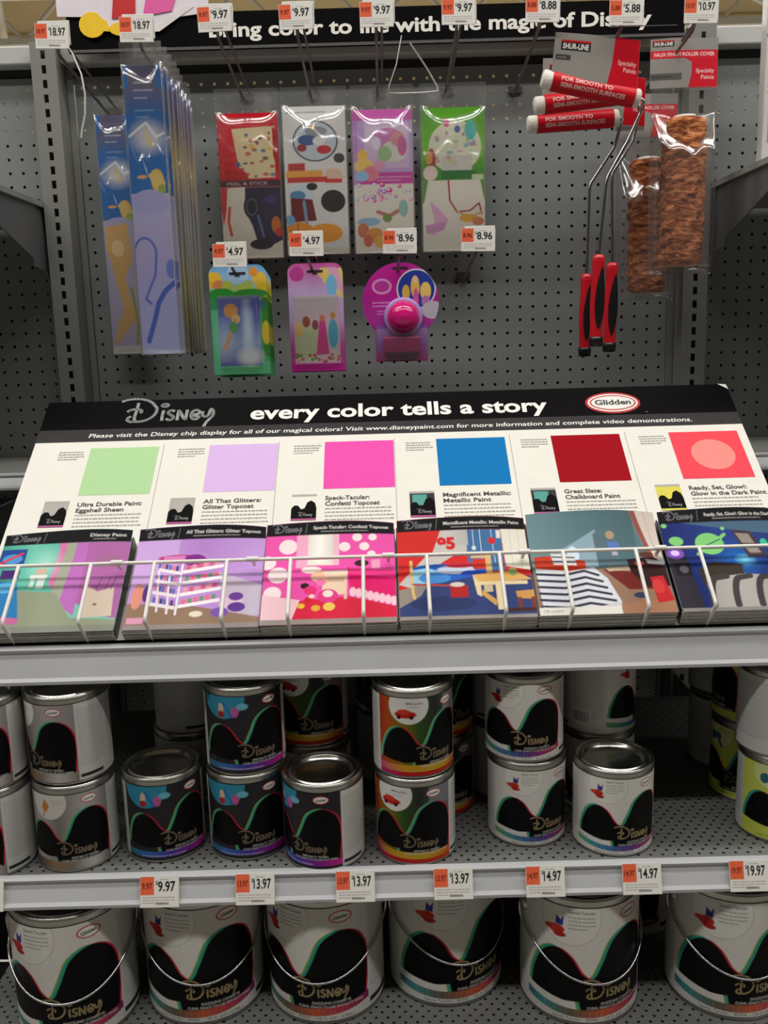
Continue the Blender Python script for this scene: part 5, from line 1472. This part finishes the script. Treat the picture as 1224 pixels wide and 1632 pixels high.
# (kind, x, y, level, turn in degrees, label)
CANS = [
 ('silver', -.556, -.706, 0, -19, 'lower silver-grey quart paint can at the far left, cut off by the frame'),
 ('silver', -.557, -.704, 1, 4, 'upper silver-grey quart paint can at the far left, cut off by the frame'),
 ('silver', -.4435, -.692, 0, 10, 'silver-grey quart can with an orange motif, lower of the second stack from left'),
 ('silver', -.4445, -.686, 1, -29, 'silver-grey quart can showing its pale panel, upper of the second stack from left'),
 ('charcoal', -.325, -.674, 0, 28, 'single charcoal quart can with a blue corner standing in front of the pale-backed stack'),
 ('charcoal', -.2065, -.675, 0, 15, 'charcoal quart can with a blue corner, lower of the only charcoal two-high stack'),
 ('charcoal', -.2045, -.672, 1, 19, 'charcoal quart can with a blue corner, upper of the only charcoal two-high stack'),
 ('charcoal', -.0965, -.706, 0, -28, 'single charcoal quart can turned to show its white text panel and tin lid'),
 ('multi', .030, -.698, 0, -3, 'multicolour quart can, lower of the front multicolour stack above the fourth gallon can'),
 ('multi', .029, -.694, 1, 24, 'multicolour quart can, upper of the front multicolour stack above the fourth gallon can'),
 ('white', .190, -.660, 0, 18, 'white quart can, lower of the white two-high stack right of the multicolour stack'),
 ('white', .187, -.657, 1, -6, 'white quart can, upper of the white two-high stack right of the multicolour stack'),
 ('white', .306, -.690, 0, 10, 'single white quart can at the shelf front with its tin lid on view'),
 ('silver', -.314, -.532, 0, 150, 'pale-backed quart can, lower of the shaded stack behind the blue-cornered single can'),
 ('silver', -.310, -.531, 1, 180, 'pale-backed quart can, upper of the shaded stack behind the blue-cornered single can'),
 ('multi', -.117, -.590, 0, 10, 'quart can mostly hidden behind the charcoal can with the text panel, lower one'),
 ('multi', -.119, -.589, 1, 6, 'dark multicolour quart can above and behind the charcoal can with the text panel'),
 ('multi', .000, -.468, 0, 170, 'pale-backed quart can deep in shade behind the multicolour stack, lower'),
 ('charcoal', .000, -.470, 1, -40, 'dark quart can deep in shade behind the multicolour stack, upper'),
 ('multi', .069, -.574, 0, 14, 'shaded multicolour quart can just right behind the multicolour stack, lower'),
 ('multi', .068, -.573, 1, 30, 'shaded multicolour quart can just right behind the multicolour stack, upper'),
 ('silver', .178, -.530, 0, 165, 'pale-backed quart can in shade behind the white two-high stack, lower'),
 ('charcoal', .178, -.531, 1, 120, 'dark quart can in shade behind the white two-high stack, upper'),
 ('white', .310, -.576, 0, -40, 'white quart can behind the single white can, lower of its stack'),
 ('white', .310, -.577, 1, 78, 'white quart can showing its barcode behind the single white can, upper of its stack'),
 ('lime', .545, -.672, 0, 0, 'yellow-green quart can at the right edge front, lower of its stack'),
 ('lime', .541, -.670, 1, 165, 'quart can turned to its white text, upper of the front right-edge stack'),
 ('lime', .546, -.560, 0, -42, 'yellow-green quart can, lower of the second stack back at the right edge'),
 ('lime', .546, -.558, 1, -96, 'yellow-green quart can with text panel, upper of the second right-edge stack'),
 ('lime', .549, -.449, 0, 170, 'grey-backed quart can, lower of the rearmost stack at the right edge'),
 ('lime', .547, -.447, 1, 160, 'grey-backed quart can, upper of the rearmost stack at the right edge'),
]
def build_cans():
    for kind, x, y, lev, rz, lab in CANS:
        loc = (x, y, SZ+lev*(QH+.0003))
        if kind not in QUART:
            o = can_proto('quart_paint_can', 'paint can', kind, QR, QH, 1.0)
            QUART[kind] = o; o.location = loc; o.rotation_euler = (0, 0, math.radians(rz)); o['label'] = lab
        else:
            o = copy_tree(QUART[kind], loc, math.radians(rz), lab)
        o['group'] = 'quart paint cans on the perforated shelf'
build_cans()
def gallon_proto():
    t = can_proto('gallon_paint_can', 'paint can', 'gallon', GR, GH, 1.535)
    ez = .150
    for s in (-1, 1):
        e = MB().lathe([(.0005, .006), (.006, .0058), (.010, .003), (.012, 0)], 20).build('handle_ear', M_TIN_D, t)
        e.rotation_euler = (0, s*math.pi/2, 0); e.location = (s*(GR-.0004), 0, ez)
    pts = []
    n = 36
    for k in range(n+1):
        a = math.pi*k/n
        x = -.0905*math.cos(a); dz = .083*math.sin(a)**.85
        yr = -math.sqrt(max((GR+.004)**2-x*x, 0)) if abs(x) < GR+.004 else 0
        pts.append((x, min(yr, -.004*math.sin(a)), ez-dz))
    pts = [(-.085, 0, ez)]+pts+[(.085, 0, ez)]
    MB().tube(pts, .0017, 8).build('bail_handle', M_WIRE, t)
    return t
GZ = .5922
GALS = [(-.463, -.695, 6, 'white gallon paint can at the left end of the bottom shelf'),
        (-.284, -.664, 8, 'white gallon paint can second from the left on the bottom shelf'),
        (-.105, -.668, -9, 'white gallon paint can third from the left, turned so the wave sits at centre'),
        (.071, -.640, 24, 'white gallon paint can set back from its neighbours, fourth from the left'),
        (.262, -.684, 12, 'white gallon paint can fifth from the left, below the 14.97 price tags'),
        (.477, -.682, 5, 'white gallon paint can at the right end, below the 19.97 tag'),
        (.375, -.500, -30, 'shaded gallon paint can behind the gap between the two right-hand gallon cans')]
def build_gallons():
    p = None
    for x, y, rz, lab in GALS:
        if p is None:
            p = gallon_proto(); o = p; o.location = (x, y, GZ); o.rotation_euler = (0, 0, math.radians(rz)); o['label'] = lab
        else: o = copy_tree(p, (x, y, GZ), math.radians(rz), lab)
        o['group'] = 'gallon paint cans on the bottom shelf'
build_gallons()
